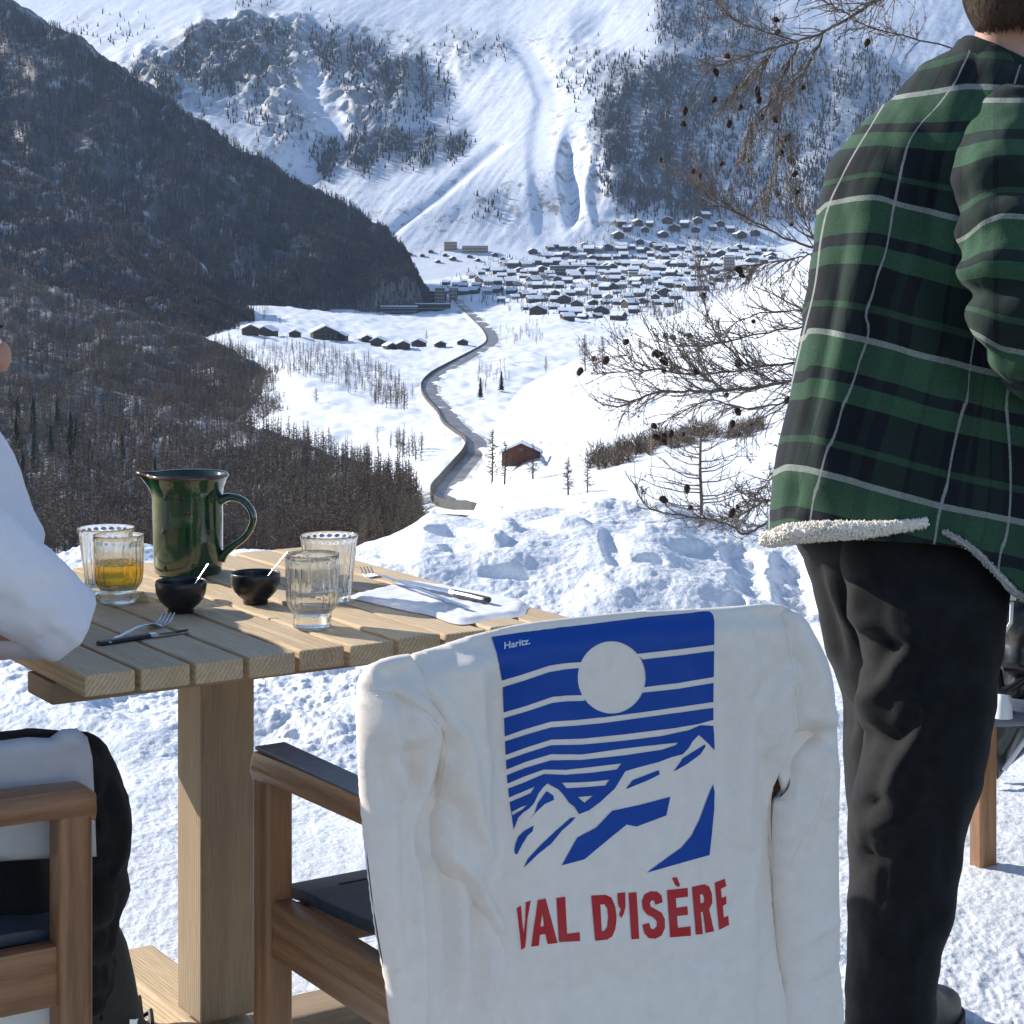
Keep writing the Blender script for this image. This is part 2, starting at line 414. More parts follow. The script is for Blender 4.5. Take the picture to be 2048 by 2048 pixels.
# near right-hand hillside, our own side of the valley
HXs = [400, 700, 850, 900, 940, 972, 1000, 1035, 1114, 1240, 1325, 1420, 1526, 1622, 1800, 2048, 2500]
HC = [1190, 1160, 1130, 1090, 1010, 910, 838, 788, 757, 702, 657, 610, 556, 503, 430, 330, 150]
def hill():
    Ys = [13, 30, 60, 150, 250, 400, 600, 850]; fr = [None, None, None, 0, .40, .68, .88, 1]
    Yr = []; yr = []
    for Y, f in zip(Ys, fr):
        Yr.append([Y]*len(HXs))
        if f is None: yr.append([HY+(EYE-{13: -5.2, 30: -8.5, 60: -13}[Y])*F/Y]*len(HXs))
        else: yr.append([1165+(c-1165)*f for c in HC])
    Yr.append([900]*len(HXs)); yr.append([c+4 for c in HC]); Yr.append([1050]*len(HXs)); yr.append([c+90 for c in HC]); Yr.append([1300]*len(HXs)); yr.append([c+260 for c in HC])
    L = Layer(HXs, Yr, yr, 380, 300, 3)
    t = snow_mat('hill_snow', .12, .3, (.74, .77, .82))
    def zn(X, Y, x, y):
        k = np.clip(Y/300, .1, 1)
        tr = np.exp(-((y-(880-.33*(x-1150)+14*np.sin(x/60)))/3.2)**2)*((x > 1080) & (x < 1420))
        tr2 = np.exp(-((x-(1030+.9*(y-850)))/6)**2)*((y > 820) & (y < 930))
        return k*(fbm(X/22, Y/60, 4, 14)*1.1+.25*np.abs(fbm(X/5, Y/12, 3, 24)))+fbm(X/70, Y/150, 2, 18)*5*k-2.4*tr-1.8*tr2-1.5*np.exp(-((y-(1010-.22*(x-1000)))/4)**2)*((x > 1000) & (x < 1180))
    L.build('hillside', t.m, zn, kind='structure'); return L
HIL = hill()

# ---------------- terrace snow and the bank at its edge
CRX = [-600, 200, 420, 600, 680, 730, 780, 830, 862, 900, 1000, 1100, 1200, 1300, 1400, 1500, 1560, 1640, 1700, 2048, 2700]
CRY = [1130, 1112, 1108, 1106, 1096, 1070, 1056, 1036, 1020, 1024, 1020, 1012, 1006, 1016, 1034, 1060, 1076, 1085, 1100, 1120, 1130]
def bank_z(X, Y):
    x = CX+X*F/Y
    Yc = 7.3+.25*perlin(X*.8, X*0, 3)
    zc = EYE+(HY-np.interp(CX+X*F/Yc, CRX, CRY))*Yc/F
    rise = sstep(5.0, 1, (Yc-Y)*2+0)*0
    f = sstep(4.9, 6.0, Y)*.40+sstep(5.9, 7.15, Y)*.60
    z = zc*f
    z = z-np.maximum(0, Y-Yc)*.75-np.maximum(0, Y-Yc-.4)*.15
    return z
def terrace():
    nx, ny = 800, 820
    xs = np.linspace(-330, 2380, nx); q = np.linspace(0, 1, ny); Ya = 2.0+10.8*q**1.0
    Ya = np.concatenate([np.linspace(1.2, 2.85, 30), np.linspace(2.86, 8.3, ny-60), np.linspace(8.4, 13.5, 30)])
    x2, Y2 = np.meshgrid(xs, Ya); X = (x2-CX)*Y2/F
    zb = bank_z(X, Y2)
    r = sstep(4.2, 5.6, Y2)         # rough where the shovelled snow starts
    n = perlin(X*3.1+.3*perlin(X*6, Y2*6), Y2*3.1, 7)
    clod = np.maximum(0, fbm(X*4.2, Y2*4.2, 2, 11)-.05)
    cl2 = np.maximum(0, fbm(X*11, Y2*11, 3, 15)-.02); cl3 = np.maximum(0, fbm(X*26, Y2*26, 3, 19))
    z = zb+(.012+.050*r)*fbm(X*1.3, Y2*1.3, 3, 1)
    vr = np.clip(.75+.8*fbm(X*.9, Y2*.8, 2, 61), .25, 1.5); z += vr*r*(.027*np.sqrt(clod*.5)+.019*np.sqrt(cl2*.3)+.011*np.sqrt(cl3*.2)+.0035*np.abs(fbm(X*60, Y2*60, 2, 23)))
    z += vr*(1-r)*(.0036*ridged(X*9, Y2*6, 4, 25)+.0020*fbm(X*75, Y2*60, 2, 29)) + .002*np.abs(fbm(X*24, Y2*24, 2, 33))
    # shovel cuts, holes and blocks on the bank, some dips shaped to make shade
    def hole(px, py, rx, ry, d, ang=0):
        nonlocal z
        xp = x2; Zc = EYE+0; yp = HY-(zb-EYE)*F/Y2
        dx = (xp-px); dy = (yp-py); c, s_ = math.cos(ang), math.sin(ang); a = (dx*c+dy*s_)/rx; b = (-dx*s_+dy*c)/ry
        e = a*a+b*b+.25*perlin(X*12, Y2*12, 41)
        z = z-.6*d*(1-sstep(.1, 1.3, e))*(1+.35*perlin(X*9, Y2*9, 45))
    hole(1228, 1105, 26, 44, .05, -.35); hole(1300, 1137, 34, 9, .035, .05)
    hole(1485, 1110, 50, 24, .06, .5); hole(1500, 1165, 52, 26, .055, .5); hole(1585, 1175, 45, 70, .08, -.35); hole(1470, 1215, 25, 25, .06)  # dips added so their walls give the blue shade on this stretch
    hole(905, 1070, 55, 12, .09, .1); hole(900, 1115, 24, 14, .05); hole(1010, 1160, 60, 9, .05); hole(790, 1120, 40, 8, .03)
    hole(1010, 1068, 36, 17, -.05, .1); hole(985, 1105, 30, 20, -.055, .2)
    hole(866, 1022, 14, 12, -.02); hole(590, 1470, 20, 7, .03); hole(640, 1490, 30, 8, .03)
    hole(1330, 1075, 70, 18, -.05, .2); hole(1120, 1050, 60, 14, -.04, .1)
    t = NT('terrace_snow', .42, .4); p = t.pos()
    n1 = t.noise(p, 9, 6, .6); n2 = t.noise(p, 70, 4, .65)
    c = t.mix(t.ramp(n1, [(.3, 0), (.7, 1)]), (.79, .82, .87), (.84, .86, .895))
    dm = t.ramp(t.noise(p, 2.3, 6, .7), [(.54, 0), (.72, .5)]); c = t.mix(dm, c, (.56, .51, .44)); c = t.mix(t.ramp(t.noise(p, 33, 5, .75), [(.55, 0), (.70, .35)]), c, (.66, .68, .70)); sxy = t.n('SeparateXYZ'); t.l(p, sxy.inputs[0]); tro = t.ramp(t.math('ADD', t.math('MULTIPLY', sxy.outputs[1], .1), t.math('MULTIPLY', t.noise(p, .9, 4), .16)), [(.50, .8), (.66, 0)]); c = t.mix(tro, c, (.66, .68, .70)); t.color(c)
    t.b.inputs['Subsurface Weight'].default_value = .0
    t.bump(t.math('ADD', n1, t.math('MULTIPLY', n2, .5)), .012, .8)
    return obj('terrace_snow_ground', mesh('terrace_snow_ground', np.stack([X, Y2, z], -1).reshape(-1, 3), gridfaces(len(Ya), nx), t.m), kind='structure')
TERR = terrace()
# ---------------- trees
def larch_geo(seed, nb=70, tw=4, h=1.0, wid=.21, thick=.0085):
    """bare larch, unit height: returns trunk (V,F), crown (V,F of triangles)"""
    r = random.Random(seed); tv = []; tf = []
    n = 5
    for i, (z, rad) in enumerate(((-.05, .017), (.4, .011), (.8, .005), (1.0, .001))):
        for k in range(n): tv.append((rad*math.cos(k*2*math.pi/n)+.01*math.sin(z*5+seed), rad*math.sin(k*2*math.pi/n), z))
    for i in range(3):
        for k in range(n):
            a = i*n+k; b = i*n+(k+1) % n; tf += [(a, b, b+n), (a, b+n, a+n)]
    V = []; Fc = []
    def spike(p, q, w_, r):
        d = (q-p); s_ = d.cross(Vector((r.uniform(-1, 1), r.uniform(-1, 1), r.uniform(-1, 1)))).normalized()*w_
        k = len(V); V.extend([tuple(p-s_), tuple(p+s_), tuple(q)]); Fc.append((k, k+1, k+2))
    for i in range(nb):
        z = .14+.84*(i/nb)**.85; L = wid*(1-z)**.75*r.uniform(.6, 1.15)+.012; th = r.uniform(0, 6.283)
        p = Vector((0, 0, z)); q = p+Vector((math.cos(th)*L, math.sin(th)*L, L*r.uniform(-.15, .45)))
        spike(p, q, thick, r)
        for j in range(tw):
            f = r.uniform(.25, 1); m = p.lerp(q, f)
            spike(m, m+Vector((r.uniform(-1, 1), r.uniform(-1, 1), r.uniform(-.5, 1.1)))*L*r.uniform(.22, .45), thick*.8, r)
    return (np.array(tv), np.array(tf)), (np.array(V), np.array(Fc))
def spruce_geo(seed, lay=9, seg=7):
    r = random.Random(seed); V = []; Fc = []
    for i in range(lay):
        z0 = .1+.86*i/lay; rad = .19*(1-z0)**.8+.015; th0 = r.uniform(0, 6)
        for k in range(seg):
            th = th0+k*6.283/seg+r.uniform(-.2, .2); R_ = rad*r.uniform(.7, 1.2); n = len(V)
            V += [(0, 0, z0+.13), (math.cos(th-.45)*R_*.75, math.sin(th-.45)*R_*.75, z0-.01*r.random()), (math.cos(th)*R_, math.sin(th)*R_, z0-.05), (math.cos(th+.45)*R_*.75, math.sin(th+.45)*R_*.75, z0)]
            Fc += [(n, n+1, n+2), (n, n+2, n+3)]
    tv = [(.014*math.cos(a), .014*math.sin(a), z) for z in (-.05, .5) for a in (0, 2.1, 4.2)]
    return (np.array(tv), np.array([(0, 1, 4), (0, 4, 3), (1, 2, 5), (1, 5, 4), (2, 0, 3), (2, 3, 5)])), (np.array(V), np.array(Fc))
def wood_mat(name, c1, c2, sc=.15):
    t = NT(name, .85, .2); oi = t.n('ObjectInfo')
    n = t.noise(t.pos(), sc, 3); t.color(t.mix(t.ramp(n, [(.35, 0), (.65, 1)]), c1, c2)); return t.m
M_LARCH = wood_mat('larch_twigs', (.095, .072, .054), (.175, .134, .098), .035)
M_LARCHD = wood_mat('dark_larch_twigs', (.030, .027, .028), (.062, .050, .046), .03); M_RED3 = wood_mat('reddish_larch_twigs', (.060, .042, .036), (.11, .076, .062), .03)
M_SPRUCE = wood_mat('spruce_needles', (.018, .028, .016), (.045, .055, .03), .05)
M_BARK = plain('bark', (.09, .065, .05), .9, .2)
M_FAR = wood_mat('far_twigs', (.05, .042, .04), (.10, .08, .07), .01)
def scatter(fn, n, x0, x1, y0, y1, seed, layers):
    r = np.random.RandomState(seed); out = []
    xs = r.uniform(x0, x1, n); ys = r.uniform(y0, y1, n); u = r.uniform(0, 1, n)
    d = fn(xs, ys) if fn else np.ones(n)
    for i in np.nonzero(u < d)[0]:
        q = first_hit(layers, xs[i], ys[i])
        if q is not None: out.append(q)
    return np.array(out).reshape(-1, 3)
def forest(name, pts, geos, h0, h1, mat, seed, label, **kw):
    r = np.random.RandomState(seed); VV = []; FF = []; off = 0
    gi = r.randint(0, len(geos), len(pts))
    for g, (V, Fc) in enumerate(geos):
        p = pts[gi == g]; n = len(p)
        if not n: continue
        a = r.uniform(0, 6.283, n); s_ = r.uniform(h0, h1, n); wd = s_*r.uniform(.85, 1.25, n); ca, sa = np.cos(a), np.sin(a)
        X = (V[None, :, 0]*ca[:, None]-V[None, :, 1]*sa[:, None])*wd[:, None]+p[:, 0:1]
        Y = (V[None, :, 0]*sa[:, None]+V[None, :, 1]*ca[:, None])*wd[:, None]+p[:, 1:2]
        Z = V[None, :, 2]*s_[:, None]+p[:, 2:3]
        VV.append(np.stack([X, Y, Z], -1).reshape(-1, 3)); k = len(V)
        FF.append((Fc[None]+(np.arange(n)*k)[:, None, None]).reshape(-1, 3)+off); off += n*k
    me = mesh(name, np.concatenate(VV), np.concatenate(FF), mat, smooth=False)
    o = obj(name, me, kind='stuff', label=label, category='forest', **kw); return o
def both(a): 
    (tv, tf), (V, Fc) = a; return (np.concatenate([tv, V]), np.concatenate([tf, Fc+len(tv)]))
G_HI = [larch_geo(s, 74, 4) for s in range(4)]
G_MID = [both(larch_geo(s+20, 26, 2, thick=.016)) for s in range(4)]
def low(s):
    r = random.Random(s); V = [(-.012, 0, -.05), (.012, 0, -.05), (0, 0, 1), (0, -.012, -.05), (0, .012, -.05), (0, 0, 1)]; Fc = [(0, 1, 2), (3, 4, 5)]
    for k in range(13):
        z = .12+.8*k/13; L = .17*(1-z)**.7*r.uniform(.7, 1.2)+.02; a = r.uniform(0, 6.283); n = len(V); c, q = math.cos(a), math.sin(a)
        V += [(0, 0, z+.05), (-q*.03, c*.03, z-.03), (c*L, q*L, z+L*r.uniform(-.5, .3))]; Fc.append((n, n+1, n+2))
        V += [(0, 0, z), (q*.05, -c*.05, z+.09), (c*L*.7, q*L*.7, z+.03)]; Fc.append((n+3, n+4, n+5))
    return np.array(V), np.array(Fc)
G_LO = [low(s+40) for s in range(5)]
def bush_geo(s, n=150):
    r = random.Random(s); V = []; Fc = []
    for k in range(n):
        a = r.uniform(0, 6.283); e = r.uniform(.15, 1.5); L = r.uniform(.55, 1.05)*(.85+.25*math.sin(e)); d = Vector((math.cos(a)*math.cos(e)*.62, math.sin(a)*math.cos(e)*.62, math.sin(e)))*L
        p = d*r.uniform(0, .75); q = p+(d.normalized()+Vector((r.uniform(-.5, .5), r.uniform(-.5, .5), r.uniform(-.2, .6))))*.25*L; s_ = d.cross(Vector((r.uniform(-1, 1), r.uniform(-1, 1), r.uniform(-1, 1)))).normalized()*.014; m = len(V)
        V += [tuple(p-s_), tuple(p+s_), tuple(q)]; Fc.append((m, m+1, m+2))
    return np.array(V), np.array(Fc)
def tiny(s):
    r = random.Random(s); V = []; Fc = []
    for k in range(3):
        a = k*2.1+r.random(); w_ = r.uniform(.10, .16); n = len(V)
        V += [(math.cos(a)*w_, math.sin(a)*w_, .1+.1*r.random()), (-math.cos(a)*w_, -math.sin(a)*w_, .05), (r.uniform(-.03, .03), 0, 1)]
        Fc.append((n, n+1, n+2))
    return np.array(V), np.array(Fc)
G_TINY = [tiny(s) for s in range(5)]
def tall_top(x, y): return np.ones_like(x)
# near slope: individual larches
def pts_layer(L, n, seed, x0, x1, fn=None, top=None):
    """even spread in bearing and depth rows over a layer's visible face"""
    r = np.random.RandomState(seed); i = r.uniform(0, 1, n); j = r.uniform(0, 1, n); out = []
    for a, b in zip(i, j):
        x = x0+(x1-x0)*a; c = (x-L.x[0])/(L.x[1]-L.x[0]); ci = int(c); row = b*(L.ny*5/8-1)+L.ny/8-.5; ri = int(row)
        q = L.V[ri, ci]*(1-(row-ri))+L.V[ri+1, ci]*(row-ri); q = q+(L.V[ri, ci+1]-L.V[ri, ci])*(c-ci)
        out.append(q)
    out = np.array(out)
    if fn is not None:
        px, py = topx(out); out = out[r.uniform(0, 1, len(out)) < fn(px, py)]
    return out
def near_trees():
    pts = pts_layer(R1, 7200, 5, -480, 846)
    px, py = topx(pts); pts = pts[(py < 1150)]; px, py = topx(pts)
    pts = pts[np.argsort(pts[:, 1])]; px, py = topx(pts)
    vis = (px > -10) & (px < 1000) & (py > 500)
    near = pts[vis][:250]; rest = np.concatenate([pts[vis][250:], pts[~vis]])
    meshes = []
    for (tv, tf), (V, Fc) in G_HI:
        meshes.append((mesh('larch_trunk', tv, tf, M_BARK), mesh('larch_crown', V, Fc, M_LARCH, smooth=False)))
    r = random.Random(4)
    for q in near:
        t_, c_ = meshes[r.randrange(4)]; h = r.uniform(13, 18)
        e = thing('larch_tree', 'bare brown larch tree in the crowded wood on the slope behind the table', 'tree', q, r.uniform(0, 6.28), 'bare larches of the near slope')
        e.scale = (h*r.uniform(.9, 1.2), h*r.uniform(.9, 1.2), h)
        obj('trunk', t_, e); obj('crown', c_, e)
    forest('larch_forest_on_near_slope', rest, G_MID, 11, 16.5, M_LARCH, 6, 'bare brown larch wood covering the near left slope behind the pitcher')
    # dark evergreens among them
    sp = [mesh('spruce_crown', V, Fc, M_SPRUCE, smooth=False) for _, (V, Fc) in [spruce_geo(s) for s in range(3)]]
    st = mesh('spruce_trunk', *spruce_geo(1)[0], M_BARK)
    for (x, y, h) in [(40, 830, 24), (75, 850, 22), (108, 838, 26), (135, 870, 24), (160, 865, 19), (20, 870, 22), (95, 890, 21), (60, 905, 23), (180, 915, 18), (250, 900, 15), (300, 950, 16), (12, 800, 18), (205, 955, 17), (330, 905, 14), (128, 930, 20), (48, 955, 19)]:
        h *= r.uniform(.7, 1.05); q = R1.at(x+r.uniform(-12, 12), y+22+r.uniform(-12, 18))
        if q is None: continue
        e = thing('spruce_tree', 'dark green spruce among bare brown larches on the near left slope', 'tree', q, r.uniform(0, 6), 'dark spruces in the larch wood')
        e.scale = (h, h, h); obj('trunk', st, e); obj('crown', r.choice(sp), e)
near_trees()
forest('larch_forest_on_second_spur', pts_layer(R2, 7600, 8, -480, 590), G_MID, 10, 16, M_LARCH, 8, 'brown larch wood covering the second spur on the left')
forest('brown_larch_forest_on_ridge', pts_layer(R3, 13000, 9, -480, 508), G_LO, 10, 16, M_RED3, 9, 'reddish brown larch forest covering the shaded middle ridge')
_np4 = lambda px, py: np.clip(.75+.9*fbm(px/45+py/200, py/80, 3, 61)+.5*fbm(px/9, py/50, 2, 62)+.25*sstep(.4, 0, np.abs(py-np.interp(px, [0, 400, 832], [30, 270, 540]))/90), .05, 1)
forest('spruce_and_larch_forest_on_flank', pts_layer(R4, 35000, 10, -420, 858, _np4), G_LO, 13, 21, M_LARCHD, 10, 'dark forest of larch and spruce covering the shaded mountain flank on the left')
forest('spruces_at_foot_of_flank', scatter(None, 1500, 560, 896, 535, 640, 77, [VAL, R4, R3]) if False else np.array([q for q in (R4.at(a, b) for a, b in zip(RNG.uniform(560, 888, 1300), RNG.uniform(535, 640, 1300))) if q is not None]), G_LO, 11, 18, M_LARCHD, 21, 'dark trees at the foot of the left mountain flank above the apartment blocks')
def fden(x, y): return np.clip(samp(FO, x+20*perlin(x/60, y/60, 5), y+14*perlin(x/60, y/60, 8))*(.55+1.1*fbm(x/28, y/60, 3, 71)), 0, 1)
forest('sparse_forest_on_far_mountain', scatter(fden, 72000, -40, 1800, -40, 450, 12, [MNT]), G_TINY, 11, 20, M_FAR, 12, 'dark trees scattered over the cliffs and slopes of the snowy far mountain')
# tree bands of the valley floor
BAND = [([(505, 690), (560, 690), (650, 700), (740, 725), (790, 760), (830, 795), (800, 830), (740, 800), (640, 765), (520, 740)], .9),
        ([(430, 590), (540, 596), (540, 632), (440, 640)], .55), ([(950, 520), (1500, 500), (1500, 600), (900, 600)], .45), ([(1060, 505), (1500, 490), (1500, 515), (1060, 520)], .35), ([(300, 660), (400, 640), (520, 720), (560, 790), (480, 800)], .7),
        ([(700, 600), (745, 585), (900, 585), (960, 610), (920, 640), (700, 625)], .0), ([(990, 655), (1080, 650), (1090, 685), (1020, 690)], .9),
        ([(880, 575), (1100, 560), (1120, 590), (1000, 615), (900, 610)], .55), ([(1220, 560), (1430, 575), (1340, 640), (1200, 640)], .8),
        ([(940, 740), (1020, 740), (1015, 785), (950, 790)], .35), ([(1160, 690), (1240, 690), (1230, 740), (1150, 750)], .4), ([(775, 885), (850, 900), (840, 930), (790, 920)], .6),
        ([(720, 870), (760, 880), (750, 890)], .5), ([(1090, 560), (1180, 600), (1150, 640), (1040, 630)], .2), ([(740, 520), (860, 560), (840, 590), (760, 590)], .5), ([(800, 500), (870, 500), (900, 515), (800, 515)], .5)]
BM = polymask(BAND, 0)
forest('bare_tree_bands_in_valley', scatter(lambda x, y: samp(BM, x, y), 9500, 280, 1450, 495, 940, 14, [R1, R2, VAL, MNT]), G_MID, 7, 13, M_LARCH, 14, 'brown bare trees and scrub in bands along the valley floor')

VM = polymask([([(1000, 515), (1500, 495), (1580, 520), (1480, 575), (1340, 640), (1060, 630), (900, 600), (880, 575)], 1), ([(1220, 450), (1560, 440), (1560, 500), (1080, 510)], .8), ([(700, 600), (890, 590), (890, 625), (700, 630)], .8)], 0)
forest('trees_between_village_houses', scatter(lambda x, y: samp(VM, x, y)*(.35+.9*fbm(x/30, y/9, 2, 91)), 9000, 680, 1600, 435, 645, 31, [VAL, MNT]), G_LO, 8, 15, M_LARCHD, 31, 'dark trees standing between the snowy roofs of the village')
# single trees standing on the snow
def single(name, x, y, h, label, sp=False, layers=None, wide=1, mat=None, grp=None, hi=0):
    q = first_hit(layers or [HIL, VAL], x, y)
    if q is None: return
    r = random.Random(int(x*7+y)); (tv, tf), (V, Fc) = (spruce_geo(int(x)) if sp else (larch_geo(int(x), 110 if hi else 60, 4)))
    e = thing(name, label, 'tree', q, r.uniform(0, 6), grp); e.scale = (h*wide, h*wide, h)
    obj('trunk', mesh('trunk', tv, tf, M_BARK), e); obj('crown', mesh('crown', V, Fc, M_SPRUCE if sp else (mat or M_LARCH), smooth=False), e)
single('spruce_tree', 961, 797, 15, 'left of two dark spruces beside the road bend in mid valley', True)
single('spruce_tree', 1003, 783, 15, 'right of two dark spruces beside the road bend in mid valley', True)
for i, (x, y, h, lb) in enumerate([(632, 806, 11, 'lone bare tree standing on the lower open snowfield left of the road'), (853, 680, 13, 'brown bare larch among the chalets above the road'),
     (985, 965, 11, 'bare larch just below the red-walled chalet'), (1010, 968, 8, 'smaller bare tree right beside the larch below the red-walled chalet'), (1066, 958, 6, 'spreading bare bush right of the red-walled chalet'),
     (528, 640, 14, 'dark larch above the row of chalets on the upper snowfield'), (476, 660, 14, 'dark larch at the left end of the chalet row on the upper snowfield'), (560, 648, 11, 'conifer between the chalets of the upper snowfield'),
     (1136, 990, 5, 'small bare bush in the snow beyond the bank'), (1175, 985, 4, 'low bare shrub beyond the bank near the sapling'), (1092, 745, 14, 'slim bare tree on the crest of the right-hand snow slope'),
     (1170, 742, 15, 'taller bare tree on the crest of the right-hand snow slope'), (1205, 738, 13, 'rightmost bare tree on the crest of the right-hand snow slope')]):
    single('larch_tree', x, y, h, lb, wide=1.5 if h < 9 else 1.2, layers=[HIL, VAL, R1], hi=1)
for k, (x, y, h) in enumerate([(757, 1000, 22), (778, 1006, 20), (798, 1012, 21), (818, 1020, 19), (735, 1000, 23), (833, 1028, 16)]):
    single('larch_tree', x, y, h, 'tall bare larch standing out against the snow at the right end of the near wood', layers=[R1], grp='larches at the edge of the near wood', hi=1)
# hedge-like copse on the right-hand slope
def copse():
    r = random.Random(3); k = 0; gm = []
    for i in range(90):
        f = i/89; x = 1182+f*320+r.uniform(-5, 5); y = 938-f*75+r.uniform(-14, 10)-10*math.sin(f*3)
        if i > 70: x += 20
        q = HIL.at(x, y)
        if q is None: continue
        hpx = 44-10*f; h = hpx*q[1]/F*r.uniform(.8, 1.15)
        if k % 4 == 0: gm.append(mesh('bush_stems', *bush_geo(200+k), M_LARCH, smooth=False))
        e = thing('bare_bush', 'bare brown bush in the hedge-like copse across the right-hand snow slope', 'bush', q, r.uniform(0, 6), 'bushes of the copse on the right-hand slope', me=random.choice(gm))
        e.scale = (h*1.3, h*1.3, h); k += 1
copse()

# ---------------- road with its retaining wall
RD = [(905, 588, 9), (925, 612, 10), (955, 640, 12), (978, 662, 14), (985, 685, 16), (960, 703, 17), (915, 728, 19), (875, 752, 21), (858, 775, 24), (868, 800, 28), (893, 826, 28), (905, 848, 30), (930, 868, 34), (952, 886, 38), (950, 908, 42), (925, 940, 48), (900, 972, 52), (886, 996, 60), (905, 1018, 64), (960, 1024, 40), (1030, 1020, 30)]
def road():
    c = catmull([(a, b, w_) for a, b, w_ in RD], 260); pts = []
    for x, y, w_ in c:
        q = VAL.at(x, y)
        if q is not None: pts.append((q, w_))
    Q = np.array([p for p, _ in pts])
    for _ in range(10): Q[1:-1] = (Q[:-2]+2*Q[1:-1]+Q[2:])/4
    n = len(Q); tg = np.gradient(Q, axis=0); tg[:, 2] = 0; tg /= np.linalg.norm(tg, axis=1)[:, None]; s_ = np.stack([tg[:, 1], -tg[:, 0], 0*tg[:, 0]], 1)
    hw = np.full(n, 3.9)*np.interp(Q[:, 1], [650, 1100, 2500], [1, 1.25, 1.7])
    offs = [-1.0, -.5, 0, .5, 1.0]; V = np.stack([Q+s_*(hw*o)[:, None]+np.array([0, 0, 1.0+.1*(1-o*o)]) for o in offs], 1)
    t = NT('road_asphalt', .45, .5); nz = t.noise(t.pos(), .12, 6, .7); t.color(t.mix(t.ramp(nz, [(.42, 0), (.62, 1)]), (.085, .08, .085), (.22, .21, .20)))
    obj('valley_road', mesh('valley_road', V.reshape(-1, 3), gridfaces(n, 5), t.m), kind='structure')
    # sandy, gritted shoulders
    t = NT('gritted_snow', .7, .2); nz = t.noise(t.pos(), .09, 6, .75); t.color(t.mix(t.ramp(nz, [(.46, 0), (.68, 1)]), (.78, .78, .78), (.46, .37, .26)))
    V = np.stack([Q+s_*(hw*o)[:, None]+np.array([0, 0, .75 if abs(o) < 1.5 else -.6]) for o in (-1.9, -1.4, 1.4, 2.1)], 1)
    obj('road_verge_snow', mesh('road_verge_snow', V.reshape(-1, 3), gridfaces(n, 4), t.m), kind='structure')
    # dark wall along the side facing the camera left
    a, b = 0, n-1; A = Q[a:b]-s_[a:b]*(hw[a:b]*-1.02)[:, None]; B = Q[a:b]-s_[a:b]*(hw[a:b]*-1.18)[:, None]
    h = np.interp(np.arange(b-a), [0, 40, 90, 150, 200, 245, 258], [1.6, 1.8, 3.2, 2.6, 4.0, 4.0, 1])
    V = np.stack([A-[0, 0, 1], A+np.stack([0*h, 0*h, h], 1), B+np.stack([0*h, 0*h, h], 1), B-[0, 0, 3]], 1)
    o = obj('road_retaining_wall', mesh('road_retaining_wall', V.reshape(-1, 3), gridfaces(b-a, 4), plain('wall_stone', (.06, .06, .055), .8, .3, var=.3, vscale=.3), smooth=False))
    o['label'] = 'long low dark stone wall along the edge of the winding valley road'; o['category'] = 'wall'
road()

# ---------------- village
M_TIMBER = plain('chalet_timber', (.055, .037, .028), .8, .2, var=.35, vscale=.4)
M_TIMBR2 = plain('pale_render', (.24, .215, .185), .8, .2, var=.15, vscale=.3)
M_REDT = plain('red_timber', (.12, .050, .035), .8, .2, var=.2, vscale=.5)
M_RSNOW = plain('roof_snow', (.80, .83, .88), .6, .3, var=.03, vscale=.5)
M_EAVE = plain('eave_wood', (.05, .035, .028), .8, .2)
M_WIN = plain('window_glass', (.03, .04, .05), .12, .6)
def chalet_meshes(w_, d, h, wm):
    rf = w_*.24; b = MB(); wv = [(-w_/2, -d/2, -4), (w_/2, -d/2, -4), (w_/2, d/2, -4), (-w_/2, d/2, -4), (-w_/2, -d/2, h), (w_/2, -d/2, h), (w_/2, d/2, h), (-w_/2, d/2, h), (0, -d/2, h+rf), (0, d/2, h+rf)]
    b.add(wv, [(0, 1, 5, 8, 4), (1, 2, 6, 5), (2, 3, 7, 9, 6), (3, 0, 4, 7)])
    o = 1.3; s_ = rf/(w_/2)
    def slab(z0, th, ov, r=.0):
        m = MB(); prof = [(-w_/2-ov, h-ov*s_+z0), (0, h+rf+z0), (w_/2+ov, h-ov*s_+z0), (w_/2+ov-r, h-ov*s_+z0+th), (0, h+rf+z0+th*1.1), (-w_/2-ov+r, h-ov*s_+z0+th)]
        V = [(x, y, z) for y in (-d/2-ov*.8, d/2+ov*.8) for x, z in prof]
        m.add(V, [(0, 1, 7, 6), (1, 2, 8, 7), (2, 3, 9, 8), (3, 4, 10, 9), (4, 5, 11, 10), (5, 0, 6, 11), (5, 4, 1, 0), (4, 3, 2, 1), (6, 7, 10, 11), (7, 8, 9, 10)]); return m
    wins = []; 
    for fl in range(int(h//2.8)):
        for k in range(max(2, int(w_//4))):
            n_ = max(2, int(w_//4)); x = -w_/2+w_*(k+.5)/n_; wins.append(MB().box((x, -d/2-.03, 1.6+fl*2.8), (1.5, .1, 1.4)).mesh('window', M_WIN))
    wins.append(MB().box((0, -d/2-.03, h+rf*.35), (1.6, .1, 1.3)).mesh('window', M_WIN))
    bal = MB().box((0, -d/2-.6, 2.9), (w_*.92, 1.1, .9))
    return b.mesh('wall', wm), slab(.02, .3, o).mesh('roof', M_EAVE), slab(.33, 1.15, o+.15, .35).mesh('snow', M_RSNOW), wins, bal.mesh('balcony', M_EAVE)
KINDS = [chalet_meshes(13, 13, 4.6, M_TIMBER), chalet_meshes(17, 16, 6.2, M_TIMBER), chalet_meshes(22, 18, 7, M_TIMBER), chalet_meshes(15, 15, 6, M_TIMBR2)]
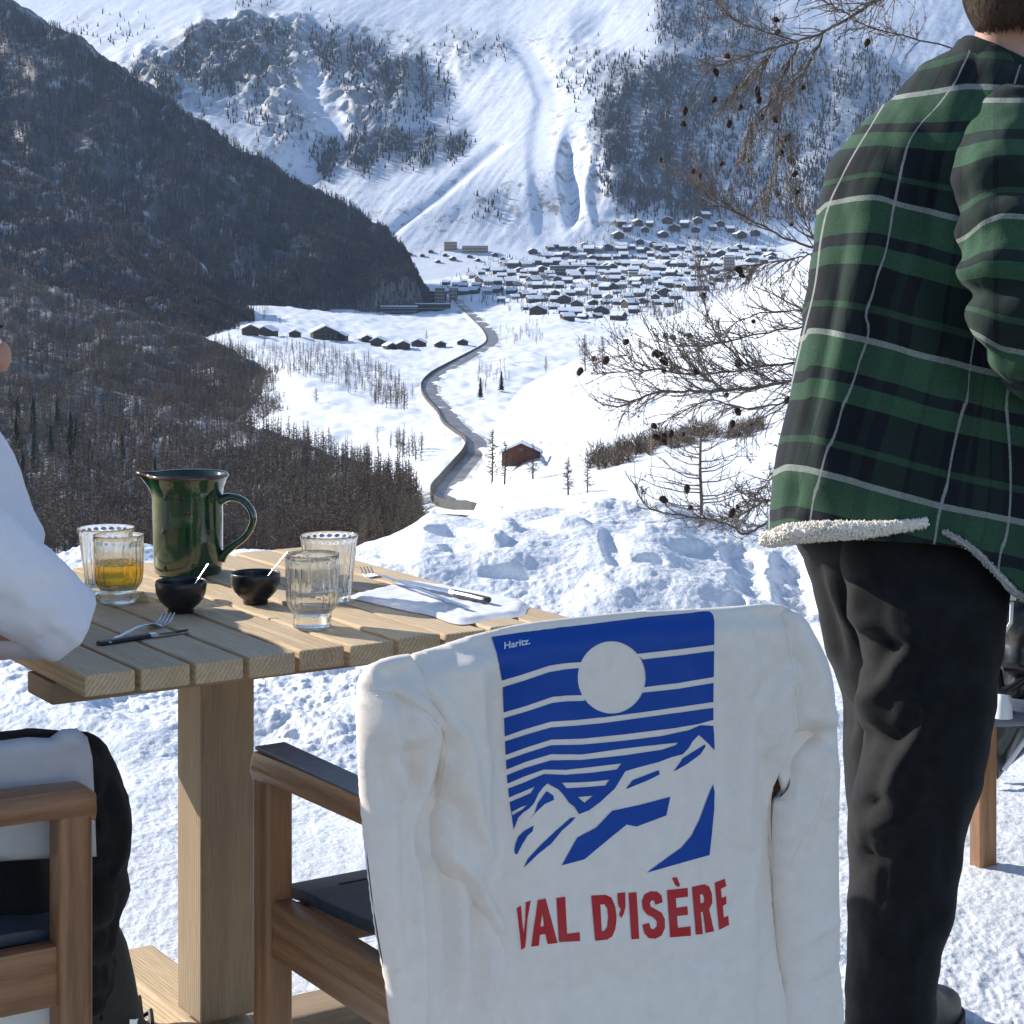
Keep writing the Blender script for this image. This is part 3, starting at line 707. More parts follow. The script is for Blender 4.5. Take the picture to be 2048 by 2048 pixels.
def chalet(x, y, rz, kind, label, grp=None, sc=1, layers=None, detail=False, dz=0):
    q = first_hit(layers or [VAL, MNT], x, y)
    if q is None: return None
    e = thing('chalet', label, 'house', (q[0], q[1], q[2]+dz), rz, grp); e.scale = (sc, sc, sc*.95)
    k = KINDS[kind]; obj('wall', k[0], e); rf = obj('roof', k[1], e); obj('snow_cover', k[2], rf)
    if detail: [obj('window', wm_, e) for wm_ in k[3]]; obj('balcony', k[4], e)
    return e
def village():
    r = random.Random(12); n = 0
    rows = [  # y at left, y at right, x range, count, size
        (497, 505, 1100, 1560, 28, 1.0), (512, 520, 1070, 1560, 30, 1.0), (532, 540, 1010, 1500, 34, 1.1), (547, 553, 960, 1480, 34, 1.05), (560, 566, 930, 1450, 33, 1.0),
        (573, 580, 890, 1420, 25, 1.0), (588, 596, 900, 1380, 20, .95), (604, 612, 1010, 1360, 14, .95), (622, 632, 1050, 1290, 9, .9), (640, 640, 1130, 1260, 4, .9)]
    for (ya, yb, x0, x1, c, s_) in rows:
        for i in range(c):
            f = (i+r.uniform(-.3, .3))/c; x = x0+(x1-x0)*f; y = ya+(yb-ya)*f+r.uniform(-6, 6)
            chalet(x, y, r.choice((0, 1.57, 1.57, 1.57, 1.2, -1.2))+r.uniform(-.2, .2), r.choice((0, 1, 1, 2, 2, 3)), 'snow-roofed chalet packed among many others in the village far down the valley', 'chalets packed in the far village', s_*r.uniform(.85, 1.3)); n += 1
    for (x, y) in [(1240, 446), (1255, 456), (1275, 444), (1300, 447), (1290, 458), (1335, 440), (1350, 455), (1370, 448), (1395, 440), (1392, 458), (1425, 455), (1440, 446), (1460, 458), (1410, 430), (1325, 468), (1236, 470), (1480, 470), (1510, 465), (1280, 482), (1310, 488), (1340, 492), (1245, 492), (1500, 508), (1540, 512), (1440, 508), (1460, 512)]:
        chalet(x, y+4, r.choice((0,1.57))+r.uniform(-.4, .4), r.choice((1, 2, 2)), 'chalet with a thick snow roof stepping up the wooded slope above the village', 'chalets on the wooded slope above the village', r.uniform(.9, 1.2), [MNT, VAL])
    for (x, y) in [(820, 510), (845, 513), (862, 505), (890, 512), (905, 520), (940, 515), (955, 522), (990, 512), (1005, 520), (875, 525), (1020, 522)]:
        chalet(x, y, r.uniform(-.5, .5), r.choice((0, 1)), 'small building at the foot of the ski slope left of the main village', 'buildings at the foot of the piste', .8)
    det = [(500, 668, .2, 1, 1.0, 'dark chalet with low snowy roof at the left end of the upper row'), (535, 672, -.3, 1, 1.05, 'second dark chalet in the row on the upper snowfield'), (590, 674, .1, 0, 1.0, 'small dark chalet just left of the biggest one on the snowfield'),
           (648, 678, .25, 2, 1.25, 'largest chalet in the snowfield row, thick white roof and brown walls'), (680, 680, -.2, 1, .9, 'chalet joined close to the right of the largest one'), (730, 683, .4, 0, .95, 'steep-roofed chalet right of the largest one'),
           (758, 692, -.1, 1, 1.0, 'chalet at the middle of the lower row beside the road'), (780, 698, .5, 0, .9, 'chalet half hidden behind its neighbours in the lower row'), (806, 698, .1, 1, .9, 'broad chalet with dark gable left of the brown larch'),
           (838, 694, -.1, 1, .9, 'chalet directly behind the brown larch by the road'), (880, 694, .2, 0, .9, 'chalet inside the road bend'), (925, 690, .1, 0, .9, 'last chalet on the right, close against the road bend')]
    for x, y, rz, k, s_, lb in det: chalet(x, y, rz, k, lb, None, s_, detail=True)
    # lone red-walled chalet by the road
    q = first_hit([HIL, VAL], 1042, 928); m = chalet_meshes(17, 5, 2.6, M_REDT)
    e = thing('chalet', 'lone red-brown timber chalet under deep snow beside the lower road', 'house', q, .0); e.scale = (1, 1, 1)
    sc = q[1]/F*80/15; e.scale = (sc*.85, sc*.85, sc*.8); e.location.z += 1.2; obj('wall', m[0], e); rf = obj('roof', m[1], e); obj('snow_cover', m[2], rf); [obj('window', wm_, e) for wm_ in m[3]]
    # apartment blocks, stepped snow terraces and slab towers
    def block(x, y, wpx, hpx, label, towers=False, mat=M_TIMBER, d=14, fl=None, layers=None):
        q = first_hit(layers or [VAL, MNT], x, y)
        if q is None: return
        s_ = q[1]/F; W, H = wpx*s_, hpx*s_; e = thing('apartment_building', label, 'building', q, random.uniform(-.08, .08))
        obj('wall', MB().box((0, 0, H/2-3), (W, d, H+6)).mesh('wall', mat), e); obj('snow_roof', MB().box((0, 0, H+.7), (W+1.5, d+1.5, 1.4)).mesh('snow_roof', M_RSNOW, bevel=.4, seg=1), e)
        nf = max(1, int(H/3)); nw = max(2, int(W/5))
        wm = MB().box((0, 0, 0), (2.2, .2, 1.5)).mesh('window', M_WIN)
        for f in range(nf):
            for k in range(nw): obj('window', wm, e, (-W/2+W*(k+.5)/nw, -d/2-.08, H*(f+.55)/nf))
            obj('balcony', MB().box((0, -d/2-.5, H*(f+.18)/nf), (W*.96, 1.0, .35)).mesh('balcony', M_RSNOW if f % 2 else M_EAVE), e)
    block(838, 600, 110, 17, 'long upper apartment block in the shade at the village entrance')
    block(790, 628, 90, 15, 'left lower apartment block stepping down in the shade')
    block(866, 622, 70, 14, 'right lower apartment block stepping down beside the road')
    block(880, 606, 20, 30, 'pale slab tower at the right end of the shaded apartment blocks', mat=M_TIMBR2)
    block(906, 604, 16, 28, 'narrow pale tower beside the road into the village', mat=M_TIMBR2)
    block(1160, 546, 120, 14, 'very long dark building across the foot of the piste')
    block(1458, 548, 22, 34, 'pale concrete tower standing above the chalets of the village', mat=M_TIMBR2)
    block(1266, 566, 18, 22, 'smaller pale tower in the middle of the village', mat=M_TIMBR2)
    block(901, 499, 26, 15, 'tan block with rounded top at the foot of the ski slope', mat=plain('tan_render', (.36, .25, .13), .8))
    block(950, 504, 52, 12, 'long low tan building beside the ski slope', mat=plain('tan_cladding', (.30, .23, .16), .8))
village()
# ---------------- wood
def wood(name, c1, c2, scale=1.0, rough=.6, axis='Y', ring=55, dark=None, spec=.3):
    t = NT(name, rough, spec); tc = t.n('TexCoord'); oi = t.n('ObjectInfo')
    ad = t.n('VectorMath', operation='ADD'); rv = t.n('CombineXYZ')
    t.l(t.math('MULTIPLY', oi.outputs['Random'], .35), rv.inputs[0]); t.l(t.math('MULTIPLY', oi.outputs['Random'], 3.7), rv.inputs[1]); t.l(t.math('MULTIPLY', oi.outputs['Random'], -.23), rv.inputs[2])
    t.l(tc.outputs['Object'], ad.inputs[0]); t.l(rv.outputs[0], ad.inputs[1])
    def mp(sc):
        m = t.n('Mapping'); m.inputs['Scale'].default_value = sc; t.l(ad.outputs[0], m.inputs[0]); return m.outputs[0]
    st = {'Y': (1, .06, 1), 'Z': (1, 1, .06), 'X': (.06, 1, 1)}[axis]
    wv = t.n('TexWave', wave_type='RINGS', rings_direction=axis); wv.inputs['Scale'].default_value = ring; wv.inputs['Distortion'].default_value = 5; wv.inputs['Detail'].default_value = 3; wv.inputs['Detail Scale'].default_value = .6
    t.l(mp({'Y': (1, .25, 1), 'Z': (1, 1, .25), 'X': (.25, 1, 1)}[axis]), wv.inputs[0])
    fine = t.noise(mp(st), 260, 5, .65); big = t.noise(mp(st), 18, 3)
    f = t.math('ADD', t.math('MULTIPLY', wv.outputs[0], .22), t.math('MULTIPLY', fine, .72))
    c = t.mix(t.ramp(f, [(.28, 0), (.68, 1)]), c1, c2)
    c = t.mix(t.ramp(big, [(.40, 0), (.75, .55)]), c, dark or tuple(v*.72 for v in c1))
    c = t.mix(t.math('MULTIPLY', oi.outputs['Random'], .22), c, tuple(v*.75 for v in c2)); t.color(c)
    t.bump(f, .0012, .8); return t.m
M_PLANK = wood('table_wood', (.44, .31, .18), (.76, .58, .36), rough=.62)
M_POST = wood('post_wood', (.27, .19, .12), (.43, .32, .20), axis='Z', rough=.65, ring=40)
M_BEAM = wood('beam_wood', (.27, .19, .12), (.42, .31, .20), axis='X', rough=.65)
M_CHAIRZ = wood('teak_upright', (.19, .085, .038), (.37, .185, .085), axis='Z', rough=.38, ring=14, spec=.5)
M_CHAIRY = wood('teak_rail', (.19, .085, .038), (.37, .185, .085), axis='Y', rough=.38, ring=14, spec=.5)
M_CHAIRX = wood('teak_crossrail', (.19, .085, .038), (.37, .185, .085), axis='X', rough=.38, ring=14, spec=.5)
UX = Vector((.838, .545, 0)).normalized(); VY_ = Vector((-UX.y, UX.x, 0)); TANG = math.atan2(UX.y, UX.x)
TZ = EYE-.553; TA = Vector((-.562, 2.618, TZ)); TW = .786; TL = .885
def table():
    e = thing('table', 'square slatted wooden table on one thick post set out on the snow', 'table', (TA.x, TA.y, 0), TANG)
    n = 10; pw = TW/n; gap = .008; r = random.Random(2)
    me = MB().box((0, 0, 0), (pw-gap, TL, .029)).mesh('plank', M_PLANK, bevel=.0035, seg=2)
    for i in range(n):
        obj('plank', me, e, (pw*(i+.5), TL/2+r.uniform(-.002, .002), TZ-.0145+r.uniform(-.0012, .0012)), (r.uniform(-.001, .001), 0, r.uniform(-.001, .001)))
    bm_ = MB().box((0, 0, 0), (TW-.004, .10, .030)).mesh('cross_beam', M_BEAM, bevel=.003)
    obj('cross_beam', bm_, e, (TW/2, .168, TZ-.0445)); obj('cross_beam', bm_, e, (TW/2, TL-.168, TZ-.0445))
    obj('support_beam', MB().box((0, 0, 0), (.07, TL-.44, .028)).mesh('support_beam', M_PLANK, bevel=.003), e, (TW/2, TL/2, TZ-.0440))
    obj('post', MB().box((0, 0, 0), (.092, .092, TZ-.06-.07)).mesh('post', M_POST, bevel=.004, seg=2), e, (TW/2-.01, TL/2-.02, (TZ-.06+.07)/2))
    for k, (sx, sy) in enumerate(((0, 1), (1, 0))):
        sz = (.095, .74, .05) if sy else (.74, .095, .05)
        obj('foot', MB().box((0, 0, 0), sz).mesh('foot', M_PLANK if sy else M_BEAM, bevel=.006), e, (TW/2-.01, TL/2-.02, .034-.012*k))
table()

# ---------------- chairs (origin: rear left foot, x across, y to the front)
M_PAD = plain('dark_slate_pad', (.045, .058, .075), .5, .4, var=.15, vscale=60)
M_DARKTOP = plain('shaded_arm_top', (.075, .075, .08), .42, .5, var=.25, vscale=50)  # grey paints the shade and sky reflection on the armrest top
def chair(w_=.545, d=.415, seat='pad', dark_arm=True):
    e = bpy.data.objects.new('armchair', None); COL.objects.link(e)
    leg = MB().box((0, 0, .291), (.039, .044, .582)).mesh('leg', M_CHAIRZ, smooth='auto', bevel=.007, seg=3)
    for x in (.021, w_-.021): obj('leg', leg, e, (x, d, 0))
    bl = MB(); pts = [(0, -.05, 0), (0, -.005, .4), (0, -.005, .62), (0, -.03, .80)]
    V = []
    for (x, y, z) in pts: V += [(x-.019, y-.022, z), (x+.019, y-.022, z), (x+.019, y+.022, z), (x-.019, y+.022, z)]
    f = [(0, 3, 2, 1), (12, 13, 14, 15)]
    for i in range(3):
        for k in range(4): f.append((i*4+k, i*4+(k+1) % 4, i*4+4+(k+1) % 4, i*4+4+k))
    bme = bl.add(V, f).mesh('leg', M_CHAIRZ, bevel=.004)
    for x in (.022, w_-.022): obj('leg', bme, e, (x, 0, 0))
    L = d+.01
    arm = MB(); prof = [(-.026, .0), (-.022, .022), (.022, .022), (.026, 0), (.020, -.014), (-.020, -.014)]
    ys = [(.0, .012, .9), (.15*L, .006, 1), (.85*L, 0, 1.05), (L+.006, -.003, 1), (L+.017, -.012, .85)]
    V = []; f = []
    for (y, dz, sc) in ys: V += [(x*sc, y, .594+z+dz) for x, z in prof]
    for i in range(len(ys)-1):
        for k in range(6): f.append((i*6+k, i*6+6+k, i*6+6+(k+1) % 6, i*6+(k+1) % 6))
    f += [tuple(range(6)), tuple(range(len(ys)*6-6, len(ys)*6))[::-1]]
    am = arm.add(V, f).mesh('armrest', M_CHAIRY, smooth='auto', bevel=.004, seg=2)
    tp = MB().box((0, L*.5+.006, .6185), (.044, L-.01, .005)).mesh('arm_shade', M_DARKTOP, bevel=.0015) if dark_arm else None  # thin strip carrying the painted shade of the arm
    for x in (.022, w_-.022):
        a = obj('armrest', am, e, (x, 0, 0))
        if tp: obj('arm_shade', tp, a, (0, 0, .0))
    rail = MB().box((0, d/2, .385), (.030, d-.03, .075)).mesh('side_rail', M_CHAIRY, smooth='auto', bevel=.005)
    for x in (.024, w_-.024): obj('side_rail', rail, e, (x, 0, 0))
    obj('front_rail', MB().box((w_/2, d, .375), (w_-.08, .024, .06)).mesh('front_rail', M_CHAIRX, bevel=.004), e)
    obj('rear_rail', MB().box((w_/2, .0, .385), (w_-.08, .024, .06)).mesh('rear_rail', M_CHAIRX, bevel=.004), e)
    sm = MB()
    V = []; f = []; ny = 7
    for i in range(ny):
        t_ = i/(ny-1); y = .02+t_*(d+.01); z = .428+.010*math.cos(t_*math.pi*1.2)-.012*max(0, (t_-.8)/.2)**2
        V += [(.05, y, z), (w_-.05, y, z), (w_-.05, y, z+.016), (.05, y, z+.016)]
    for i in range(ny-1):
        for k in range(4): f.append((i*4+k, i*4+4+k, i*4+4+(k+1) % 4, i*4+(k+1) % 4))
    f += [(0, 1, 2, 3), tuple(range(ny*4-4, ny*4))[::-1]]
    s_ = obj('seat', sm.add(V, f).mesh('seat', M_PAD, smooth='auto', bevel=.003), e)
    slit = MB().box((0, 0, 0), (.12, .003, .0016)).mesh('seat_seam', plain('seam', (.01, .01, .012), .7))
    for yy in (.12, .22, .32): obj('seat_seam', slit, s_, (.13, yy, .4555-.004*yy)); obj('seat_seam', slit, s_, (w_-.13, yy, .4555-.004*yy))
    obj('backrest', MB().box((w_/2, -.018, .66), (w_-.085, .016, .24)).mesh('backrest', M_PAD, bevel=.005), e)
    obj('top_rail', MB().box((w_/2, -.030, .785), (w_, .026, .032)).mesh('top_rail', M_CHAIRX, smooth='auto', bevel=.008, seg=3), e)
    return e
def place(e, label, o, ang): 
    e.location = (o[0], o[1], 0); e.rotation_euler = (0, 0, ang); e['label'] = label; e['category'] = 'chair'; e['group'] = 'teak armchairs on the terrace'
CO = Vector((-.108, 2.287, 0))
ch1 = chair(); place(ch1, 'teak armchair in front of the table with the cream sweatshirt draped over its back', CO, TANG)
ch2 = copy_tree(ch1)
# left chair faces along the table edge: its right front leg shows at the far left
a2 = TANG-math.pi/2; R2_ = Matrix.Rotation(a2, 3, 'Z'); leg_at = Vector((-.546, 2.475, 0))
for o in list(ch2.children):
    for q in list(o.children):
        if q.name.startswith('arm_shade'): bpy.data.objects.remove(q)
place(ch2, 'teak armchair at the left edge under the seated person in white', leg_at-R2_ @ Vector((.545-.021, .415, 0)), a2)
ch3 = copy_tree(ch1); place(ch3, 'armchair at the far right behind the standing man with fur and gear on its seat', (1.586, 3.87), 2.05)

# ---------------- things on the table
def T(x, y): # point of the table top seen at this pixel of the photograph
    Y = F*.553/(y-HY); return Vector(((x-CX)*Y/F, Y, TZ))
def glaze():
    t = NT('green_glaze', .09, .6); p = t.coord('Object'); n = t.noise(p, 14, 5, .6, 1.2)
    c = t.mix(t.ramp(n, [(.36, 0), (.62, 1)]), (.006, .022, .010), (.012, .065, .024))
    n2 = t.noise(t.coord('Object', (1, 1, .5)), 30, 4, .7); c = t.mix(t.ramp(n2, [(.60, 0), (.72, .8)]), c, (.045, .045, .018)); t.color(c)
    t.b.inputs['Coat Weight'].default_value = .7; t.b.inputs['Coat Roughness'].default_value = .05
    t.bump(n, .0012); return t.m
M_GLAZE = glaze(); M_SPOT = plain('dark_glaze_spot', (.006, .012, .008), .12, .6, var=.3, vscale=90); M_BROWNR = plain('brown_rim_glaze', (.09, .035, .018), .12, .6, var=.4, vscale=60)
def pitcher():
    c = T(376, 1147); e = thing('pitcher', 'glossy dark green ceramic pitcher with a pouring lip and loop handle on the table', 'pitcher', c)
    N = 72
    prof = [(.052, 0), (.0575, .004), (.0595, .02), (.060, .06), (.0605, .10), (.0600, .135), (.0610, .148), (.0640, .156), (.0660, .163), (.0685, .168), (.0690, .1715), (.0675, .1735), (.0640, .172), (.0600, .160), (.0565, .14), (.0560, .10), (.0555, .03), (.050, .012)]
    def spout(r, z, th):
        d = abs(th-math.pi)
        g = math.exp(-(d/.24)**2)*max(0, (z-.118)/.054)**1.7
        wob = 1+.006*math.sin(3*th+z*40)
        return r*wob+.021*g
    b = MB(); V = []
    for (r, z) in prof:
        for k in range(N):
            th = 2*math.pi*k/N; d = abs(((th-math.pi)+math.pi) % (2*math.pi)-math.pi); g = math.exp(-(d/.26)**2)*max(0, (z-.105)/.067)**1.6
            rr = spout(r, z, th); V.append((rr*math.cos(th), rr*math.sin(th), z+.003*g))
    m = len(prof); Fc = [(i*N+k, i*N+(k+1) % N, (i+1)*N+(k+1) % N, (i+1)*N+k) for i in range(m-1) for k in range(N)]+[tuple(range(N))[::-1], tuple((m-1)*N+k for k in range(N))]
    b.add(V, Fc); me = b.mesh('body', M_GLAZE, smooth=True); obj('body', me, e)
    # brown edge of the rim
    V = []; rp = [(.0693, .1685), (.0700, .1715), (.0682, .1745), (.0655, .1738)]
    for (r, z) in rp:
        for k in range(N):
            th = 2*math.pi*k/N; d = abs(((th-math.pi)+math.pi) % (2*math.pi)-math.pi); g = math.exp(-(d/.26)**2)*max(0, (z-.105)/.067)**1.6
            rr = spout(r, z, th); V.append((rr*math.cos(th), rr*math.sin(th), z+.003*g))
    obj('rim', MB().add(V, [(i*N+k, i*N+(k+1) % N, (i+1)*N+(k+1) % N, (i+1)*N+k) for i in range(3) for k in range(N)]).mesh('rim', M_BROWNR, smooth=True), e)
    hp = catmull([(.057, 0, .128), (.075, 0, .134), (.098, 0, .128), (.114, 0, .108), (.1145, 0, .088), (.102, 0, .066), (.082, 0, .050), (.067, 0, .038), (.058, 0, .026)], 40)
    hb = MB(); V = []; n = 12
    for i, p in enumerate(hp):
        t_ = hp[min(i+1, 39)]-hp[max(i-1, 0)]; t_ /= np.linalg.norm(t_); nx = np.array([t_[2], 0, -t_[0]]); wd = .0125-.003*math.sin(i/39*math.pi); th_ = .0058+.004*(abs(i-19.5)/19.5)**4
        for k in range(n):
            a = 2*math.pi*k/n; V.append(p+nx*th_*math.cos(a)+np.array([0, 1, 0])*wd*math.sin(a))
    hb.add(V, [(i*n+k, i*n+(k+1) % n, (i+1)*n+(k+1) % n, (i+1)*n+k) for i in range(39) for k in range(n)]+[tuple(range(n))[::-1], tuple(39*n+k for k in range(n))])
    h = obj('handle', hb.mesh('handle', M_GLAZE, smooth=True), e); h.rotation_euler = (0, 0, -.12)
    sb = MB().lathe([(.0048, 0), (.0050, .0007), (.0040, .0016), (.0012, .0012)], 14).mesh('spot', M_SPOT, smooth=True)
    for dx, z in [(-.030, .137), (.010, .112), (-.034, .078), (.009, .046), (-.033, .016), (.043, .078), (.048, .132), (-.002, .137), (.045, .018), (.02, .02)]:
        a = -math.pi/2+math.asin(max(-1, min(1, dx/.061))); o = obj('spot', sb, e, (.0600*math.cos(a), .0600*math.sin(a), z))
        o.rotation_euler = Vector((math.cos(a), math.sin(a), 0)).to_track_quat('Z', 'Y').to_euler()
pitcher()
def glass_mat(name, tint, k=.45, rough=.0, tr=None):
    m = bpy.data.materials.new(name); m.use_nodes = True; t = m.node_tree; t.nodes.remove(t.nodes['Principled BSDF'])
    g = t.nodes.new('ShaderNodeBsdfGlass'); g.inputs['Color'].default_value = (*tint, 1); g.inputs['IOR'].default_value = 1.5; g.inputs['Roughness'].default_value = rough
    tp = t.nodes.new('ShaderNodeBsdfTransparent'); tp.inputs[0].default_value = (*(tr or tint), 1); mx = t.nodes.new('ShaderNodeMixShader'); mx.inputs[0].default_value = k
    t.links.new(tp.outputs[0], mx.inputs[1]); t.links.new(g.outputs[0], mx.inputs[2]); t.links.new(mx.outputs[0], t.nodes['Material Output'].inputs[0]); return m
def clear_glass():
    m = glass_mat('clear_glass', (.99, .995, .99), .93); t = m.node_tree; mx = [n for n in t.nodes if n.type == 'MIX_SHADER'][0]; tp = [n for n in t.nodes if n.type == 'BSDF_TRANSPARENT'][0]
    lw = t.nodes.new('ShaderNodeLayerWeight'); lw.inputs[0].default_value = .5; cr = t.nodes.new('ShaderNodeValToRGB'); cr.color_ramp.elements[0].position = .5; cr.color_ramp.elements[0].color = (.985, .99, .985, 1); cr.color_ramp.elements[1].position = 1; cr.color_ramp.elements[1].color = (.42, .46, .47, 1)
    t.links.new(lw.outputs['Facing'], cr.inputs[0]); t.links.new(cr.outputs[0], tp.inputs[0])
    gl = t.nodes.new('ShaderNodeBsdfGlossy'); gl.inputs['Roughness'].default_value = .03; fr = t.nodes.new('ShaderNodeMath'); fr.operation = 'POWER'; fr.inputs[1].default_value = 6; t.links.new(lw.outputs['Facing'], fr.inputs[0]); fa = t.nodes.new('ShaderNodeMath'); fa.operation = 'MULTIPLY_ADD'; fa.inputs[1].default_value = .8; fa.inputs[2].default_value = .015; t.links.new(fr.outputs[0], fa.inputs[0]); fr = fa; m2 = t.nodes.new('ShaderNodeMixShader')
    t.links.new(fr.outputs[0], m2.inputs[0]); t.links.new(mx.outputs[0], m2.inputs[1]); t.links.new(gl.outputs[0], m2.inputs[2]); t.links.new(m2.outputs[0], t.nodes['Material Output'].inputs[0]); return m
M_GLASS = clear_glass(); M_GBASE = glass_mat('thick_glass', (.97, .985, .98), .85); M_BEER = glass_mat('amber_beer', (1, .80, .26), .6, .0, (1, .84, .34)); M_BEER.node_tree.nodes['Glass BSDF'].inputs['IOR'].default_value = 1.1
def tumbler(label, px, py, kind, beer=False, rz=0):
    c = T(px, py); e = thing('drinking_glass', label, 'glass', c, rz, 'fluted glass tumblers on the table'); N = 144; fl = 22
    if kind == 0:
        H = .109; o = [(.026, 0), (.0285, .002), (.0285, .015), (.0280, .019), (.0305, .024), (.0360, .031), (.0390, .042), (.0398, .060), (.0400, .085), (.0402, .103), (.0402, H-.001), (.0395, H)]
        i_ = [(.0388, H-.001), (.0384, .100), (.0378, .06), (.0370, .044), (.0335, .034), (.026, .029), (.012, .027), (.002, .0268)]; z0, z1 = .026, .101
    else:
        H = .107; o = [(.0325, 0), (.0345, .003), (.0362, .02), (.0400, .055), (.0440, .09), (.0462, H-.003), (.0462, H-.001), (.0455, H)]
        i_ = [(.0448, H-.001), (.0425, .09), (.0382, .055), (.0345, .024), (.032, .016), (.015, .014), (.002, .0138)]; z0, z1 = .006, .104
    def fn(r, z, th):
        g = min(1, max(0, (z-z0)/.008))*min(1, max(0, (z1-z)/.008)); return r-.0016*g*abs(math.sin(th*fl/2))**.6*1.0 if r > .03 else r
    o2 = [tuple(p) for p in catmull(o, 40)]; o2[-1] = o[-1]
    b = MB(); b.lathe(o2+i_, N, fn=lambda r, z, th: fn(r, z, th))
    obj('body', b.mesh('body', M_GLASS, smooth='auto'), e)
    rb_, zb_ = (.0262, .024) if kind == 0 else (.0325, .0118)
    obj('base', MB().lathe([(rb_*.6, .0015), (rb_, .003), (rb_, zb_), (rb_*.5, zb_+.001), (.001, zb_+.001)], 48, fn=lambda r, z, th: r-.0012*abs(math.sin(th*5))).mesh('base', M_GBASE, smooth='auto'), e)
    if beer:
        bp = [(.002, .0272), (.012, .0274), (.026, .0294), (.0332, .0343), (.0366, .0443), (.0372, .060), (.0372, .0625), (.0365, .0632), (.002, .0630)]
        obj('beer', MB().lathe(bp, 64).mesh('beer', M_BEER, smooth='auto'), e)
        fb = MB(); r = random.Random(3)
        for k in range(260):
            a = r.uniform(0, 6.28); q = .036*math.sqrt(r.random()) if k % 3 else .0362; s_ = r.uniform(.0006, .0015); z = .0634
            fb.lathe([(s_*.2, -s_*.3), (s_, 0), (s_*.7, s_*.7), (.0001, s_)], 6, (q*math.cos(a), q*math.sin(a), z))
        o = obj('foam', fb.mesh('foam', plain('beer_foam', (.75, .66, .5), .4, .5), smooth=True), e); o['kind'] = 'stuff'
    return e
tumbler('footed fluted tumbler half full of golden beer behind the white sleeve', 237, 1206, 0, True)
tumbler('clear footed fluted tumbler at the front of the table, empty', 625, 1254, 0, rz=.1)
tumbler('wide empty fluted tumbler standing behind the beer', 212, 1185, 1)
tumbler('wide fluted tumbler behind the clear footed one, right of the bowls', 658, 1203, 1, rz=.07)
M_BOWL = plain('matt_black_ceramic', (.012, .012, .014), .32, .5)
M_STEEL = plain('cutlery_steel', (.62, .63, .66), .16, .5, 1.0)
def bowl(label, px, py):
    c = T(px, py); e = thing('sauce_bowl', label, 'bowl', c)
    o = [(.0195, 0), (.0200, .002), (.0195, .006), (.026, .011), (.034, .020), (.0385, .031), (.0398, .042), (.0395, .0475), (.0385, .049), (.0372, .0475)]
    i_ = [(.0372, .042), (.0358, .031), (.031, .020), (.022, .011), (.002, .009)]
    obj('body', MB().lathe(o+i_, 56).mesh('body', M_BOWL, smooth=True), e)
    obj('sauce', MB().lathe([(.033, .026), (.0338, .0275), (.002, .028)], 40).mesh('sauce', plain('dark_sauce', (.03, .018, .01), .25, .5), smooth='auto'), e)
    return c
b1 = bowl('black bowl at the front left with a spoon leaning out of it', 362, 1224); b2 = bowl('black bowl between the pitcher and the clear tumbler', 511, 1206)
def ribbon(name, path, widths, th, mat, parent=None, n=28, **kw):
    c = catmull([list(p)+[w_] for p, w_ in zip(path, widths)], n); V = []
    for i in range(n):
        p = c[i, :3]; t_ = c[min(i+1, n-1), :3]-c[max(i-1, 0), :3]; s_ = np.cross(t_, [0, 0, 1]); s_ /= np.linalg.norm(s_)+1e-9; w_ = c[i, 3]/2; up_ = np.cross(s_, t_/(np.linalg.norm(t_)+1e-9))
        for a in range(8):
            an = 2*math.pi*a/8; V.append(p+s_*w_*math.cos(an)+up_*th/2*math.sin(an))
    b = MB().add(V, [(i*8+k, i*8+(k+1) % 8, i*8+8+(k+1) % 8, i*8+8+k) for i in range(n-1) for k in range(8)]+[tuple(range(8))[::-1], tuple(n*8-8+k for k in range(8))])
    return b.mesh(name, mat, smooth='auto')
def spoon(label, c, base, tip):
    me = ribbon('spoon', [base, base.lerp(tip, .12)+Vector((0, 0, -.002)), base.lerp(tip, .3), base.lerp(tip, .75), tip], [.012, .018, .005, .005, .009], .0018, M_STEEL)
    o = obj('spoon', me); o['label'] = label; o['category'] = 'spoon'; o['group'] = 'small spoons in the bowls'
def px3(x, y, Y): return P(x, y, Y)
spoon('small spoon standing in the front left black bowl', b1, b1+Vector((.012, .002, .028)), P(416, 1128, b1.y+.02))
spoon('small spoon leaning right out of the black bowl beside the clear tumbler', b2, b2+Vector((.008, .002, .028)), P(574, 1104, b2.y+.015))
def fork(label, tine, end, z=.004, w_=.024, hz=.004, lift=.006, hmat=None):
    d = (end-tine); L = d.length; e = thing('fork', label, 'fork', tine, math.atan2(d.y, d.x), 'forks on the table')
    obj('handle', ribbon('handle', [(.055, 0, z+.004), (.075, 0, z+.006), (.10, 0, z+hz+.002), (L, 0, z)], [.010, .006, .007, .011], .0028, hmat or M_STEEL), e)
    obj('head', ribbon('head', [(.036, 0, z), (.044, 0, z-.001), (.055, 0, z+.004), (.064, 0, z+.006)], [.0225, w_, .018, .007], .0022, M_STEEL), e)
    tm = ribbon('tine', [(0, 0, z+lift), (.012, 0, z+.002), (.028, 0, z), (.038, 0, z)], [.0016, .0028, .0032, .0034], .0018, M_STEEL, n=12)
    for k in range(4): obj('tine', tm, e, (0, (k-1.5)*.0062, 0))
    return e
